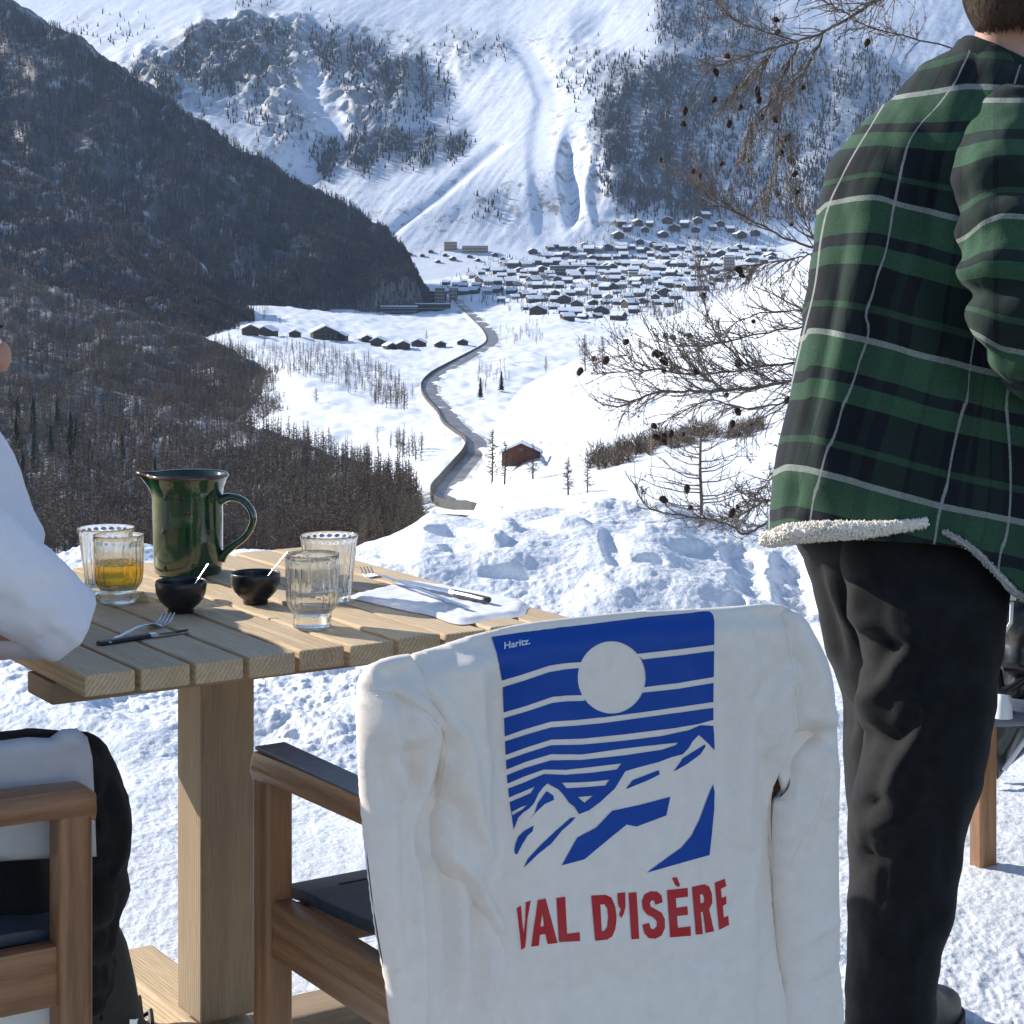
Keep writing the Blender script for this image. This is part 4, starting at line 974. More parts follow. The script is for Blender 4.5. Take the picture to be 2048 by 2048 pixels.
def napkin():
    pts = [(694, 1196), (760, 1180), (829, 1168), (940, 1186), (1050, 1208), (1053, 1222), (1042, 1234), (985, 1240), (919, 1250), (860, 1232), (800, 1220), (740, 1206)]
    o = [T(x, y) for x, y in pts]; c = sum(o, Vector())/len(o)
    n = 90; pol = catmull([tuple(p) for p in o+[o[0]]], n+1)[:-1]; rings = 16; V = []
    for k in range(rings+1):
        f = k/rings
        for p in pol:
            q = np.array(c)*(1-f)+p*f; d = (1-f)*.1
            edge = math.sin(min(1, (1-f)/.16)*math.pi/2) if f > .84 else 1
            hgt = (.0065+.0022*perlin(q[0]*55, q[1]*55, 3)+.0012*perlin(q[0]*120, q[1]*90, 4)+.0035*max(0, math.cos((f-.93)*18))*(f > .85))*edge
            V.append((q[0], q[1], TZ+.0006+hgt))
    for p in pol: V.append((p[0], p[1], TZ+.0006))
    Fc = [(k*n+i, k*n+(i+1) % n, (k+1)*n+(i+1) % n, (k+1)*n+i) for k in range(rings+1) for i in range(n)]
    t = NT('napkin_paper', .8, .2); t.color((.72, .73, .76)); t.bump(t.noise(t.pos(), 500, 3), .0006)
    o = obj('napkin', MB().add(V, Fc).mesh('napkin', t.m, smooth=True)); o['label'] = 'white crumpled napkin under the fork and knife at the right corner of the table'; o['category'] = 'napkin'
napkin()
M_BLKH = plain('dark_wood_handle', (.035, .022, .017), .35, .5, var=.3, vscale=80)
zN = .010
fork('fork lying on the white napkin with its tines towards the glasses', T(731, 1163)+Vector((0, 0, 0)), T(936, 1232), z=zN+.003, lift=.012)
def knife(label, tip, end, z, hm=M_BLKH):
    d = end-tip; L = d.length; e = thing('knife', label, 'knife', tip, math.atan2(d.y, d.x), 'table knives')
    V = []; n = 14
    for i in range(n):
        f = i/(n-1); x = f*(L-.085); w_ = .010*min(1, (f*6)**.6)+.004
        V += [(x, -.007, z), (x, -.007+w_*1.3, z), (x, -.007+w_*1.3, z+.0018), (x, -.007, z+.0012)]
    b = MB().add(V, [(i*4+k, i*4+4+k, i*4+4+(k+1) % 4, i*4+(k+1) % 4) for i in range(n-1) for k in range(4)]+[(0, 1, 2, 3), tuple(range(n*4-4, n*4))[::-1]])
    obj('blade', b.mesh('blade', M_STEEL), e)
    h = obj('handle', ribbon('handle', [(L-.088, 0, z+.001), (L-.05, 0, z+.0015), (L-.01, 0, z+.001), (L, 0, z+.001)], [.014, .016, .017, .010], .009, hm), e)
    obj('bolster', ribbon('bolster', [(L-.094, 0, z+.001), (L-.084, 0, z+.001)], [.0155, .0155], .010, M_STEEL, n=4), h)
knife('table knife with brown handle lying beside the fork on the napkin', T(792, 1178), T(978, 1219), zN+.004)
knife('table knife half under the white sleeve at the left corner of the table', T(378, 1264), T(196, 1292), .002)
fork('fork at the left corner pointing up from under the white sleeve', T(338, 1246), T(214, 1291), z=.004, lift=.012)
# piece of lemon by the beer
lm = plain('lemon_rind', (.62, .46, .22), .4, .5, var=.2, vscale=200, bump=.001)
V = [(0, 0, .019), (-.013, -.006, 0), (.013, -.007, 0), (.011, .008, 0), (-.011, .008, 0), (0, -.002, .012)]
c = T(286, 1203); lo = obj('lemon_wedge', MB().add(V, [(0, 1, 2), (0, 2, 3), (0, 3, 4), (0, 4, 1), (1, 4, 3, 2)]).mesh('lemon_wedge', lm, smooth=True, bevel=.002), loc=c)
lo['label'] = 'squeezed lemon wedge on the table just right of the beer'; lo['category'] = 'lemon wedge'
# ---------------- sweatshirt over the chair back
NV = -VY_   # outward, towards the viewer
PN0 = CO+NV*.050
def plane_hit(x, y, off=0):
    d = Vector(((x-CX)/F, 1, (HY-y)/F)); o = Vector((0, 0, EYE)); p0 = PN0+NV*off
    return o+d*((p0-o).dot(NV)/d.dot(NV))
def az(p): q = p-PN0; return (q.dot(UX), q.z)
def seg_dist(P2, A, B):
    d = B-A; L = (d**2).sum()+1e-12; t_ = np.clip(((P2-A)@d)/L, 0, 1); c = A+t_[:, None]*d; return np.sqrt(((P2-c)**2).sum(1)), t_
def poly_inside(P2, poly):
    ins = np.zeros(len(P2), bool); n = len(poly)
    for i in range(n):
        x1, y1 = poly[i]; x2, y2 = poly[(i+1) % n]
        if y1 == y2: continue
        ins ^= ((y1 > P2[:, 1]) != (y2 > P2[:, 1])) & (P2[:, 0] < (x2-x1)*(P2[:, 1]-y1)/(y2-y1)+x1)
    return ins
def cloth_panel(name, outline, folds, mat, base_off, rad, thick, step=.006, parent=None, bulge=None, smooth_out=True, edge_fn=None):
    """outline in photo px; folds: (polyline px, amp m, width px[, side]) ; returns object + bvh sampler"""
    if smooth_out:
        o = catmull(outline+[outline[0]], len(outline)*5)[:-1]
    else: o = np.array(outline, float)
    A = np.array([az(plane_hit(x, y, base_off)) for x, y in o])
    mn, mx = A.min(0), A.max(0); gx = np.arange(mn[0], mx[0], step); gy = np.arange(mn[1], mx[1], step)
    G = np.stack(np.meshgrid(gx, gy), -1).reshape(-1, 2); G[:, 0] += (np.arange(len(G))//len(gx) % 2)*step/2
    G = G[poly_inside(G, A)]; dm = np.full(len(G), 9.)
    for i in range(len(A)):
        dm = np.minimum(dm, seg_dist(G, A[i], A[(i+1) % len(A)])[0])
    G = G[dm > step*.45]; dm = dm[dm > step*.45]
    verts = [tuple(p) for p in A]+[tuple(p) for p in G]; n0 = len(A)
    vv, _, ff, _, _, _ = delaunay_2d_cdt([Vector(v) for v in verts], [(i, (i+1) % n0) for i in range(n0)], [], 1, 1e-6)
    P2 = np.array([tuple(v) for v in vv]); D = np.full(len(P2), 9.)
    for i in range(n0): D = np.minimum(D, seg_dist(P2, A[i], A[(i+1) % n0])[0])
    W = np.array(PN0)+np.array(NV)*base_off+P2[:, :1]*np.array(UX)+np.stack([0*P2[:, 1], 0*P2[:, 1], P2[:, 1]], 1)
    px, py = topx(W)
    d = np.clip(D/rad, 0, 1); h = thick*(np.sqrt(np.clip(1-(1-d)**2, 0, 1))-1)
    for fo in folds:
        pl, amp, wd = fo[:3]; amp = amp*1.25; pl = np.array(pl, float); best = np.full(len(px), 1e9); Q = np.stack([px, py], 1); sg = np.zeros(len(px)); tt = np.zeros(len(px))
        m = len(pl)-1
        for i in range(m):
            ds, t_ = seg_dist(Q, pl[i], pl[i+1]); b = ds < best; dd = pl[i+1]-pl[i]
            cr = dd[0]*(Q[:, 1]-pl[i, 1])-dd[1]*(Q[:, 0]-pl[i, 0]); best = np.where(b, ds, best); sg = np.where(b, np.sign(cr), sg); tt = np.where(b, (i+t_)/m, tt)
        taper = np.sin(np.clip(tt, .0, 1)*math.pi)**.35 if len(fo) < 5 else 1
        if len(fo) > 3 and fo[3]:   # step: one side lies higher
            h = h+amp*taper*np.where(sg*fo[3] > 0, np.exp(-(best/(wd*3))**2), -.0)*1.0 - amp*.5*taper*np.where(sg*fo[3] <= 0, np.exp(-(best/wd)**2), 0)
        else: h = h+amp*taper*np.exp(-(best/wd)**2)
    if bulge is not None: h = h+bulge(px, py, P2)*np.clip(D/.02, 0, 1)
    h = h+(.0014*fbm(P2[:, 0]*16, P2[:, 1]*13, 4, 3)+.0005*fbm(P2[:, 0]*60, P2[:, 1]*60, 2, 8))*np.clip(D/.01, 0, 1)
    front = W+np.array(NV)*h[:, None]
    back = W-np.array(NV)*(thick*2+.002*0)+np.array(NV)*(-h[:, None]*.6-.0)
    back = W+np.array(NV)*(-thick*2-h*.0-thick*(np.sqrt(np.clip(1-(1-d)**2, 0, 1))-1)*1.0)[:, None]
    nb = len(front); F1 = [tuple(f) for f in ff]; F2 = [tuple(v+nb for v in f[::-1]) for f in ff]
    # outline loop indices: nearest
    me = bpy.data.meshes.new(name); me.from_pydata([tuple(v) for v in np.concatenate([front, back])], [], F1+F2)
    bm = bmesh.new(); bm.from_mesh(me); bm.verts.ensure_lookup_table()
    be = [e for e in bm.edges if e.is_boundary]
    bmesh.ops.bridge_loops(bm, edges=be) if False else None
    bmesh.ops.remove_doubles(bm, verts=[v for v in bm.verts if v.is_boundary], dist=.0022)
    bmesh.ops.recalc_face_normals(bm, faces=bm.faces); bm.to_mesh(me); bm.free()
    me.polygons.foreach_set('use_smooth', [True]*len(me.polygons)); me.materials.append(mat)
    from mathutils.bvhtree import BVHTree
    bv = BVHTree.FromPolygons([Vector(v) for v in front], F1)
    return obj(name, me, parent), bv
def cotton():
    t = NT('cream_cotton', .85, .15); p = t.pos(); n = t.noise(p, 900, 2); n2 = t.noise(p, 45, 4, .6)
    t.color(t.mix(t.ramp(n2, [(.3, 0), (.7, 1)]), (.86, .75, .665), (.93, .815, .725)))
    t.b.inputs['Sheen Weight'].default_value = .25; t.b.inputs['Sheen Roughness'].default_value = .4
    t.bump(t.math('ADD', n, t.math('MULTIPLY', n2, .8)), .0007, .6); return t.m
M_COT = cotton()
sw = thing('sweatshirt', 'cream sweatshirt with blue mountain print and red lettering hung over the chair back', 'sweatshirt', CO)
sw.location = (0, 0, 0)
BODY = [(845, 1312), (900, 1296), (945, 1281), (985, 1270), (1060, 1253), (1160, 1240), (1280, 1228), (1410, 1222), (1500, 1216), (1560, 1212), (1600, 1222), (1622, 1262), (1628, 1340), (1618, 1420), (1598, 1500), (1572, 1560), (1562, 1640), (1570, 1800), (1578, 1950), (1586, 2110),
        (1300, 2130), (1040, 2140), (1012, 2060), (1004, 1990), (1016, 1930), (1010, 1880), (975, 1835), (940, 1795), (900, 1755), (872, 1718), (868, 1690), (866, 1640), (878, 1600), (872, 1540), (858, 1480), (830, 1420), (815, 1370)]
def body_bulge(px, py, P2):
    f = .020*np.exp(-((px-930)/60)**2)*sstep(1250, 1340, py)*(1-.6*sstep(1500, 1800, py))
    f = f-.016*np.exp(-((px-1000)/38)**2)*sstep(1330, 1420, py)
    f = f+.012*np.exp(-((px-1090)/90)**2)*sstep(1400, 1700, py)
    f = f-.010*np.exp(-((px-1530)/30)**2)*sstep(1380, 1500, py)+.008*np.exp(-((px-1480)/40)**2)
    f = f+.010*np.sin(px/105+1)*sstep(1700, 2040, py)
    # rounding over the top rail
    top = np.interp(px, [740, 845, 945, 1060, 1280, 1500, 1600, 1700], [1370, 1312, 1281, 1253, 1228, 1216, 1222, 1300])
    return f-.030*np.exp(-((py-top)/26)**2)
body_f = [([(930, 1300), (948, 1400), (962, 1500), (975, 1640), (985, 1760)], .006, 16), ([(1000, 1330), (1010, 1500), (1020, 1700)], -.005, 22),
          ([(905, 1440), (925, 1540), (940, 1640), (985, 1720)], .010, 20), ([(872, 1560), (900, 1600), (930, 1660), (960, 1700)], -.009, 15), ([(880, 1700), (950, 1760), (1005, 1850), (1010, 1900)], .009, 14),
          ([(1560, 1235), (1585, 1330), (1590, 1430)], -.0022, 5), ([(1550, 1235), (1574, 1330), (1580, 1430)], .0018, 5), ([(1600, 1320), (1560, 1400), (1540, 1520)], .009, 22), ([(1545, 1500), (1555, 1700), (1565, 1950)], -.010, 16),
          ([(1040, 1900), (1200, 1880), (1420, 1830)], .004, 26), ([(1080, 2000), (1250, 1960), (1450, 1900)], -.004, 22), ([(1600, 1300), (1500, 1400), (1440, 1500)], -.005, 18), ([(1500, 1290), (1490, 1400), (1500, 1520), (1490, 1700)], .006, 22), ([(1010, 1760), (1100, 1880), (1140, 2050)], .006, 24), ([(1530, 1650), (1500, 1800), (1510, 2000)], .006, 18), ([(960, 1480), (990, 1560), (1040, 1620)], .004, 14), ([(1380, 1300), (1440, 1420), (1450, 1600)], -.003, 30),
          ([(830, 1350), (880, 1420), (900, 1500)], .012, 24), ([(850, 1470), (895, 1530), (890, 1610)], .012, 15), ([(800, 1385), (860, 1428), (897, 1475), (890, 1560)], -.003, 4)]
bo, bbv = cloth_panel('body', BODY, body_f, M_COT, .012, .024, .020, .0045, sw, body_bulge)
LSL = [(842, 1315), (800, 1322), (765, 1338), (744, 1368), (738, 1420), (740, 1500), (745, 1600), (752, 1680), (765, 1800), (780, 1900), (795, 1980), (812, 2100), (830, 2150), (882, 2150), (874, 2040), (873, 1940), (868, 1850), (860, 1760), (850, 1690), (858, 1640), (884, 1580), (905, 1500), (905, 1440), (880, 1400), (866, 1350)]
lf = [([(744, 1385), (790, 1390), (860, 1430), (897, 1480), (888, 1560)], -.004, 4), ([(752, 1378), (800, 1376), (868, 1420), (905, 1470)], .005, 9), ([(790, 1340), (800, 1400), (812, 1470)], -.010, 18), ([(765, 1390), (770, 1460), (800, 1560), (812, 1600)], .010, 20),
      ([(800, 1480), (830, 1530), (850, 1600)], -.010, 16), ([(850, 1480), (835, 1560), (815, 1650), (815, 1800), (835, 2000)], -.009, 16), ([(780, 1600), (785, 1750), (805, 1950)], .008, 22), ([(845, 1720), (850, 1850), (862, 2050)], .007, 12),
      ([(762, 1500), (775, 1560), (800, 1640)], -.006, 12), ([(750, 1480), (800, 1520), (850, 1500)], -.005, 10), ([(770, 1820), (810, 1850), (850, 1840)], -.003, 10)]
_, lbv = cloth_panel('sleeve', LSL, lf, M_COT, .030, .036, .026, .0045, sw, lambda px, py, P2: .012*np.exp(-((py-1440)/60)**2)-.018*np.exp(-((py-1330)/30)**2))
RSL = [(1590, 1222), (1625, 1232), (1655, 1280), (1682, 1345), (1692, 1440), (1696, 1520), (1697, 1670), (1698, 1773), (1700, 1928), (1700, 2110), (1590, 2120), (1584, 1980), (1577, 1850), (1572, 1700), (1575, 1620), (1588, 1600), (1604, 1570), (1606, 1545), (1612, 1520), (1640, 1485), (1652, 1478), (1640, 1468), (1606, 1478), (1592, 1500), (1585, 1440), (1590, 1340), (1584, 1260)]
rf = [([(1592, 1240), (1600, 1350), (1606, 1430), (1604, 1480)], -.003, 4), ([(1660, 1500), (1645, 1590), (1600, 1690)], .007, 12), ([(1640, 1600), (1610, 1660), (1588, 1700)], -.004, 7), ([(1600, 1560), (1595, 1620), (1580, 1700)], .006, 9),
      ([(1592, 1900), (1640, 1860), (1690, 1840)], .004, 12), ([(1590, 2000), (1650, 1960), (1695, 1930)], -.004, 12), ([(1650, 1480), (1672, 1540), (1668, 1640)], .006, 16), ([(1610, 1430), (1650, 1450), (1690, 1430)], .006, 14), ([(1615, 1280), (1640, 1360), (1650, 1440)], .006, 18)]
_, rbv = cloth_panel('sleeve', RSL, rf, M_COT, .020, .036, .026, .0045, sw)
# shaded inside of the folded-in side seen between body and left sleeve, and behind the right opening
INN = [(815, 1470), (900, 1500), (945, 1700), (1030, 1850), (1040, 2130), (840, 2130), (825, 1900), (812, 1700)]
inf_ = [([(915, 1720), (925, 1850), (930, 2000)], .010, 16), ([(945, 1800), (960, 1900), (955, 2050)], -.008, 14), ([(985, 1900), (975, 1990), (965, 2090)], .009, 12), ([(888, 1700), (895, 1850), (900, 2050)], -.008, 10)]
cloth_panel('inner_fold', INN, inf_, M_COT, -.000, .02, .012, .007, sw)
cloth_panel('inner_fold', [(1560, 1460), (1672, 1440), (1680, 1560), (1660, 1650), (1625, 1600), (1606, 1580), (1600, 1540), (1570, 1600), (1560, 1560)], [], M_COT, -.003, .02, .003, .007, sw, smooth_out=False)

def seam(pts, bvs, r=.0011):
    q = []
    for x, y in catmull(pts, len(pts)*9):
        d = Vector(((x-CX)/F, 1, (HY-y)/F)).normalized(); hs_ = [h for h in (b.ray_cast(Vector((0, 0, EYE)), d) for b in bvs) if h[0] is not None]
        if hs_: q.append(min(hs_, key=lambda h: h[3])[0]+d*r*.3)
    if len(q) > 3: obj('seam', MB().tube(q, r, 6).mesh('seam', M_COT, smooth=True), bo)
seam([(746, 1382), (785, 1384), (830, 1404), (868, 1436), (894, 1478), (892, 1530), (880, 1590)], [bbv, lbv])
seam([(1564, 1218), (1578, 1290), (1590, 1370), (1600, 1440), (1605, 1476)], [bbv, rbv]); seam([(1656, 1560), (1638, 1620), (1600, 1690), (1582, 1730)], [rbv]); seam([(1574, 1216), (1587, 1288), (1599, 1368), (1608, 1436)], [bbv, rbv], .0007)
seam([(752, 1392), (788, 1394), (828, 1413), (862, 1444), (885, 1482)], [bbv, lbv], .0007)
# ---- print: shapes traced once, laid on the cloth like the real transfer
def Z7(pts): return [(960+x*.3624, 1200+y*.3624) for x, y in pts]
def lay(name, polys_with_holes, mat, eps=.0009, step=11, bv=None, parent=None):
    """polys: list of (outer, [holes]) in px; meshed with a grid so it follows folds"""
    VV = []; FF = []
    for outer, holes in polys_with_holes:
        def dens(p):
            o = []; n = len(p)
            for i in range(n):
                a = np.array(p[i], float); b = np.array(p[(i+1) % n], float); k = max(1, int(np.linalg.norm(b-a)/step))
                for j in range(k): o.append(tuple(a+(b-a)*j/k))
            return o
        loops = [dens(outer)]+[dens(h) for h in holes]; verts = []; edges = []
        for lp in loops:
            s0 = len(verts); verts += lp; edges += [(s0+i, s0+(i+1) % len(lp)) for i in range(len(lp))]
        O = np.array(loops[0]); mn, mx = O.min(0), O.max(0)
        G = np.stack(np.meshgrid(np.arange(mn[0]+3, mx[0], step), np.arange(mn[1]+3, mx[1], step)), -1).reshape(-1, 2)
        if len(G):
            k = poly_inside(G, O)
            for h in loops[1:]: k &= ~poly_inside(G, np.array(h))
            verts += [tuple(p) for p in G[k]]
        vv, _, ff, _, _, _ = delaunay_2d_cdt([Vector(v) for v in verts], edges, [], 1 if not holes else 0, 1e-4)
        P2 = np.array([tuple(v) for v in vv]); tri = [f for f in ff]
        cen = np.array([P2[list(f)].mean(0) for f in tri]); ok = poly_inside(cen, O)
        for h in loops[1:]: ok &= ~poly_inside(cen, np.array(h))
        s0 = len(VV)
        for p in P2:
            d = Vector(((p[0]-CX)/F, 1, (HY-p[1])/F)).normalized(); hit = bv.ray_cast(Vector((0, 0, EYE)), d)
            if hit[0] is None:
                q = plane_hit(p[0], p[1], .02); VV.append(q)
            else:
                nrm = hit[1]; nrm = nrm if nrm.dot(d) < 0 else -nrm; VV.append(hit[0]+nrm*eps)
        for f, k_ in zip(tri, ok):
            if k_: FF.append(tuple(v+s0 for v in f))
    me = mesh(name, np.array([tuple(v) for v in VV]), FF, mat); return obj(name, me, parent)
M_BLUE = plain('blue_print', (.004, .058, .33), .6, .3, var=.08, vscale=900)
M_RED = plain('red_print', (.50, .026, .03), .6, .3, var=.08, vscale=900)
M_WPR = plain('white_print', (.70, .72, .76), .6, .3)
# the big blue panel down to the mountain skyline, with cream stripes and sun as holes
panel = [(63, 203), (300, 170), (640, 128), (900, 95), (1240, 64), (1268, 66), (1284, 82), (1292, 120), (1289, 400), (1286, 560), (1286, 700), (1290, 745), (1292, 828), (1258, 790), (1206, 743), (1172, 778), (1150, 815), (1118, 850), (1050, 868), (985, 893), (860, 926), (800, 944), (775, 985), (742, 1040), (660, 1115), (600, 1160), (545, 1181), (520, 1140), (490, 1118), (455, 1070), (432, 1045), (370, 1012), (345, 1035), (320, 1070), (298, 1120), (270, 1150), (240, 1170), (212, 1200), (186, 1268), (177, 1200), (160, 1090), (150, 990), (142, 860), (137, 760), (132, 640), (124, 470), (112, 400), (90, 290)]
def stripe(yl, ym, yr, x0, x1, t_=31, cut=None):
    xs = [x0+(x1-x0)*i/14 for i in range(15)]
    def yc(x):
        f = (x-130)/(1286-130); base = np.interp(f, [0, .12, .27, .40, 1], [yl, yl-(yl-ym)*.35, ym+2, ym-2, yr]); return base
    return [(x, yc(x)-t_/2) for x in xs]+[(x, yc(x)+t_/2) for x in xs[::-1]]
stripes = [stripe(462, 365, 264, 118, 565, 34), stripe(462, 365, 264, 880, 1289, 34)]
def st2(pts_top, pts_bot): return pts_top+pts_bot[::-1]
H = [
 st2([(118, 443), (240, 408), (380, 362), (470, 348), (580, 340)], [(118, 482), (240, 445), (380, 398), (470, 382), (560, 374)]),
 st2([(865, 297), (1090, 272), (1290, 246)], [(895, 328), (1090, 306), (1290, 280)]),
 st2([(130, 620), (250, 585), (400, 533), (480, 526), (572, 524)], [(130, 652), (250, 617), (400, 567), (480, 558), (575, 556)]),
 st2([(905, 480), (1090, 458), (1290, 424)], [(885, 512), (1090, 490), (1290, 457)]),
 st2([(132, 754), (250, 712), (390, 671), (520, 663), (700, 644), (900, 618), (1290, 562)], [(132, 782), (250, 744), (390, 703), (520, 694), (700, 676), (900, 648), (1290, 594)]),
 st2([(138, 856), (250, 815), (390, 770), (560, 765), (800, 740), (1080, 705), (1200, 684), (1290, 660)], [(138, 886), (250, 845), (390, 801), (560, 798), (800, 775), (1000, 750), (1150, 718), (1215, 690), (1290, 694)]),
 st2([(145, 936), (250, 893), (390, 850), (560, 852), (800, 818), (1090, 786), (1090, 787)], [(145, 968), (250, 926), (390, 884), (560, 882), (800, 856), (1000, 826), (1080, 800)]),
 st2([(150, 1014), (240, 975), (350, 935), (470, 937), (620, 920), (778, 901)], [(150, 1043), (240, 1008), (350, 960), (470, 964), (620, 952), (755, 934)]),
 [(450, 1008), (540, 1006), (640, 1000), (714, 990), (690, 1023), (580, 1032), (475, 1038)], [(538, 1087), (622, 1079), (574, 1119)],
 st2([(160, 1090), (230, 1060), (300, 1030)], [(160, 1116), (230, 1088), (280, 1064)]), st2([(175, 1168), (225, 1142), (262, 1130)], [(180, 1188), (215, 1165), (225, 1160)])]
sun_c = [(725+188*math.cos(a), 427+199*math.sin(a)) for a in np.linspace(0, 2*math.pi, 49)[:-1]]
# holes are cut by meshing triangles whose centre lies inside none of the cream shapes (stripes may touch the sun and the edges)
def lay_cut(name, outer, cuts, mat, step=9, bv=None, parent=None):
    def dens(p, closed=True):
        o = []; n = len(p)
        for i in range(n):
            a = np.array(p[i], float); b = np.array(p[(i+1) % n], float); k = max(1, int(np.linalg.norm(b-a)/step))
            for j in range(k): o.append(tuple(a+(b-a)*j/k))
        return o
    verts = []; edges = []
    for lp in [dens(outer)]+[dens(c) for c in cuts]:
        s0 = len(verts); verts += lp; edges += [(s0+i, s0+(i+1) % len(lp)) for i in range(len(lp))]
    O = np.array(outer); mn, mx = O.min(0), O.max(0); G = np.stack(np.meshgrid(np.arange(mn[0]+3, mx[0], step), np.arange(mn[1]+3, mx[1], step)), -1).reshape(-1, 2)
    verts += [tuple(p) for p in G[poly_inside(G, O)]]
    vv, _, ff, _, _, _ = delaunay_2d_cdt([Vector(v) for v in verts], edges, [], 0, 1e-3); P2 = np.array([tuple(v) for v in vv])
    cen = np.array([P2[list(f)].mean(0) for f in ff]); ok = poly_inside(cen, O)
    for c in cuts: ok &= ~poly_inside(cen, np.array(c))
    VV = []
    for p in P2:
        d = Vector(((p[0]-CX)/F, 1, (HY-p[1])/F)).normalized(); hit = bv.ray_cast(Vector((0, 0, EYE)), d)
        if hit[0] is None: VV.append(plane_hit(p[0], p[1], .01))
        else:
            nrm = hit[1] if hit[1].dot(d) < 0 else -hit[1]; VV.append(hit[0]+nrm*.0009)
    me = mesh(name, np.array([tuple(v) for v in VV]), [tuple(f) for f, k in zip(ff, ok) if k], mat); return obj(name, me, parent)
pb = lay_cut('blue_print', Z7(panel), [Z7(h) for h in H]+[Z7(sun_c)], M_BLUE, 9, bbv, bo)
more = [[(192, 1395), (190, 1375), (196, 1345), (212, 1305), (242, 1275), (294, 1244), (290, 1275), (262, 1300), (235, 1345), (205, 1402), (196, 1400)],
        [(242, 1476), (262, 1430), (330, 1355), (415, 1275), (498, 1202), (526, 1199), (500, 1228), (450, 1272), (390, 1345), (320, 1400)],
        [(450, 1463), (535, 1310), (640, 1255), (728, 1162), (880, 1130), (1049, 1085), (1026, 1188), (862, 1250), (808, 1238), (700, 1325), (575, 1430)],
        [(918, 1504), (1040, 1415), (1110, 1365), (1165, 1300), (1210, 1210), (1250, 1100), (1284, 1016), (1293, 1060), (1291, 1150), (1278, 1290), (1265, 1406)],
        [(270, 1212), (300, 1175), (318, 1120), (366, 1054), (402, 1078), (407, 1102), (355, 1126), (320, 1158)],
        [(803, 1043), (840, 994), (985, 938), (990, 962), (920, 996)], [(1068, 945), (1118, 872), (1240, 796), (1242, 808), (1215, 850), (1140, 905)]]
for q in more: lay('blue_print', [(Z7(q), [])], M_BLUE, step=10, bv=bbv, parent=bo)
LET = {
 'V': ([(203, 1700), (226, 1684), (234, 1780), (242, 1840), (250, 1760), (252, 1668), (279, 1658), (262, 1760), (250, 1915), (228, 1930), (222, 1860)], []),
 'A': ([(282, 1912), (318, 1655), (360, 1647), (426, 1893), (373, 1897), (360, 1842), (330, 1846), (325, 1906)], [[(333, 1802), (352, 1799), (341, 1722)]]),
 'L': ([(420, 1643), (468, 1637), (478, 1842), (548, 1833), (551, 1882), (434, 1888)], []),
 'D': ([(612, 1630), (690, 1626), (722, 1640), (744, 1690), (752, 1750), (745, 1815), (728, 1855), (700, 1874), (634, 1880)], [[(662, 1680), (685, 1678), (700, 1700), (706, 1750), (700, 1805), (685, 1825), (670, 1828)]]),
 'apostrophe': ([(757, 1617), (800, 1613), (801, 1690), (793, 1728), (778, 1755), (766, 1735), (776, 1705), (764, 1690), (758, 1660)], []),
 'I': ([(818, 1616), (862, 1612), (877, 1868), (834, 1871)], []),
 'S': ([(1006, 1668), (1000, 1630), (975, 1608), (940, 1606), (908, 1622), (892, 1660), (897, 1705), (920, 1735), (955, 1752), (974, 1772), (974, 1800), (958, 1818), (940, 1812), (932, 1782), (895, 1792), (905, 1838), (930, 1865), (965, 1868), (1000, 1850), (1018, 1810), (1018, 1762), (1000, 1725), (965, 1705), (940, 1692), (935, 1672), (945, 1656), (960, 1660), (966, 1682)], []),
 'E': ([(1030, 1600), (1144, 1588), (1146, 1637), (1079, 1645), (1082, 1698), (1142, 1690), (1146, 1737), (1085, 1744), (1090, 1808), (1160, 1800), (1162, 1852), (1048, 1860)], []),
 'accent': ([(1058, 1533), (1084, 1528), (1102, 1572), (1094, 1584), (1078, 1575)], []),
 'R': ([(1168, 1583), (1236, 1568), (1262, 1580), (1278, 1620), (1280, 1672), (1262, 1706), (1290, 1828), (1244, 1836), (1228, 1720), (1216, 1722), (1228, 1842), (1190, 1846)], [[(1212, 1625), (1228, 1624), (1236, 1645), (1234, 1670), (1216, 1675)]]),
 'E2': ([(1294, 1560), (1350, 1538), (1358, 1578), (1328, 1592), (1332, 1645), (1357, 1634), (1358, 1675), (1338, 1688), (1344, 1752), (1368, 1742), (1373, 1792), (1318, 1820)], [])}
for k, (o_, h_) in LET.items():
    lay('red_letter', [(Z7(o_), [Z7(h) for h in h_])], M_RED, step=8, bv=bbv, parent=bo)
def small_text():
    cu = bpy.data.curves.new('txt', 'FONT'); cu.body = 'Haritz.'; cu.size = 1; cu.offset = .022; cu.resolution_u = 3
    o = bpy.data.objects.new('txt', cu); COL.objects.link(o); dg = bpy.context.evaluated_depsgraph_get(); me = bpy.data.meshes.new_from_object(o.evaluated_get(dg))
    co = np.array([v.co for v in me.vertices]); w_ = co[:, 0].max()-co[:, 0].min(); x0 = co[:, 0].min()
    V = []
    for c in co:
        f = (c[0]-x0)/w_; zx = 134+f*144; zy = 270-f*28-(c[1]/.72)*38
        x, y = 960+zx*.3624, 1200+zy*.3624; d = Vector(((x-CX)/F, 1, (HY-y)/F)).normalized(); h = bbv.ray_cast(Vector((0, 0, EYE)), d)
        V.append(h[0]-d*.0020 if h[0] else plane_hit(x, y, .02))
    m2 = mesh('white_lettering', np.array([tuple(v) for v in V]), [tuple(p.vertices) for p in me.polygons], M_WPR, smooth=False); obj('white_lettering', m2, bo)
    bpy.data.objects.remove(o)
small_text()
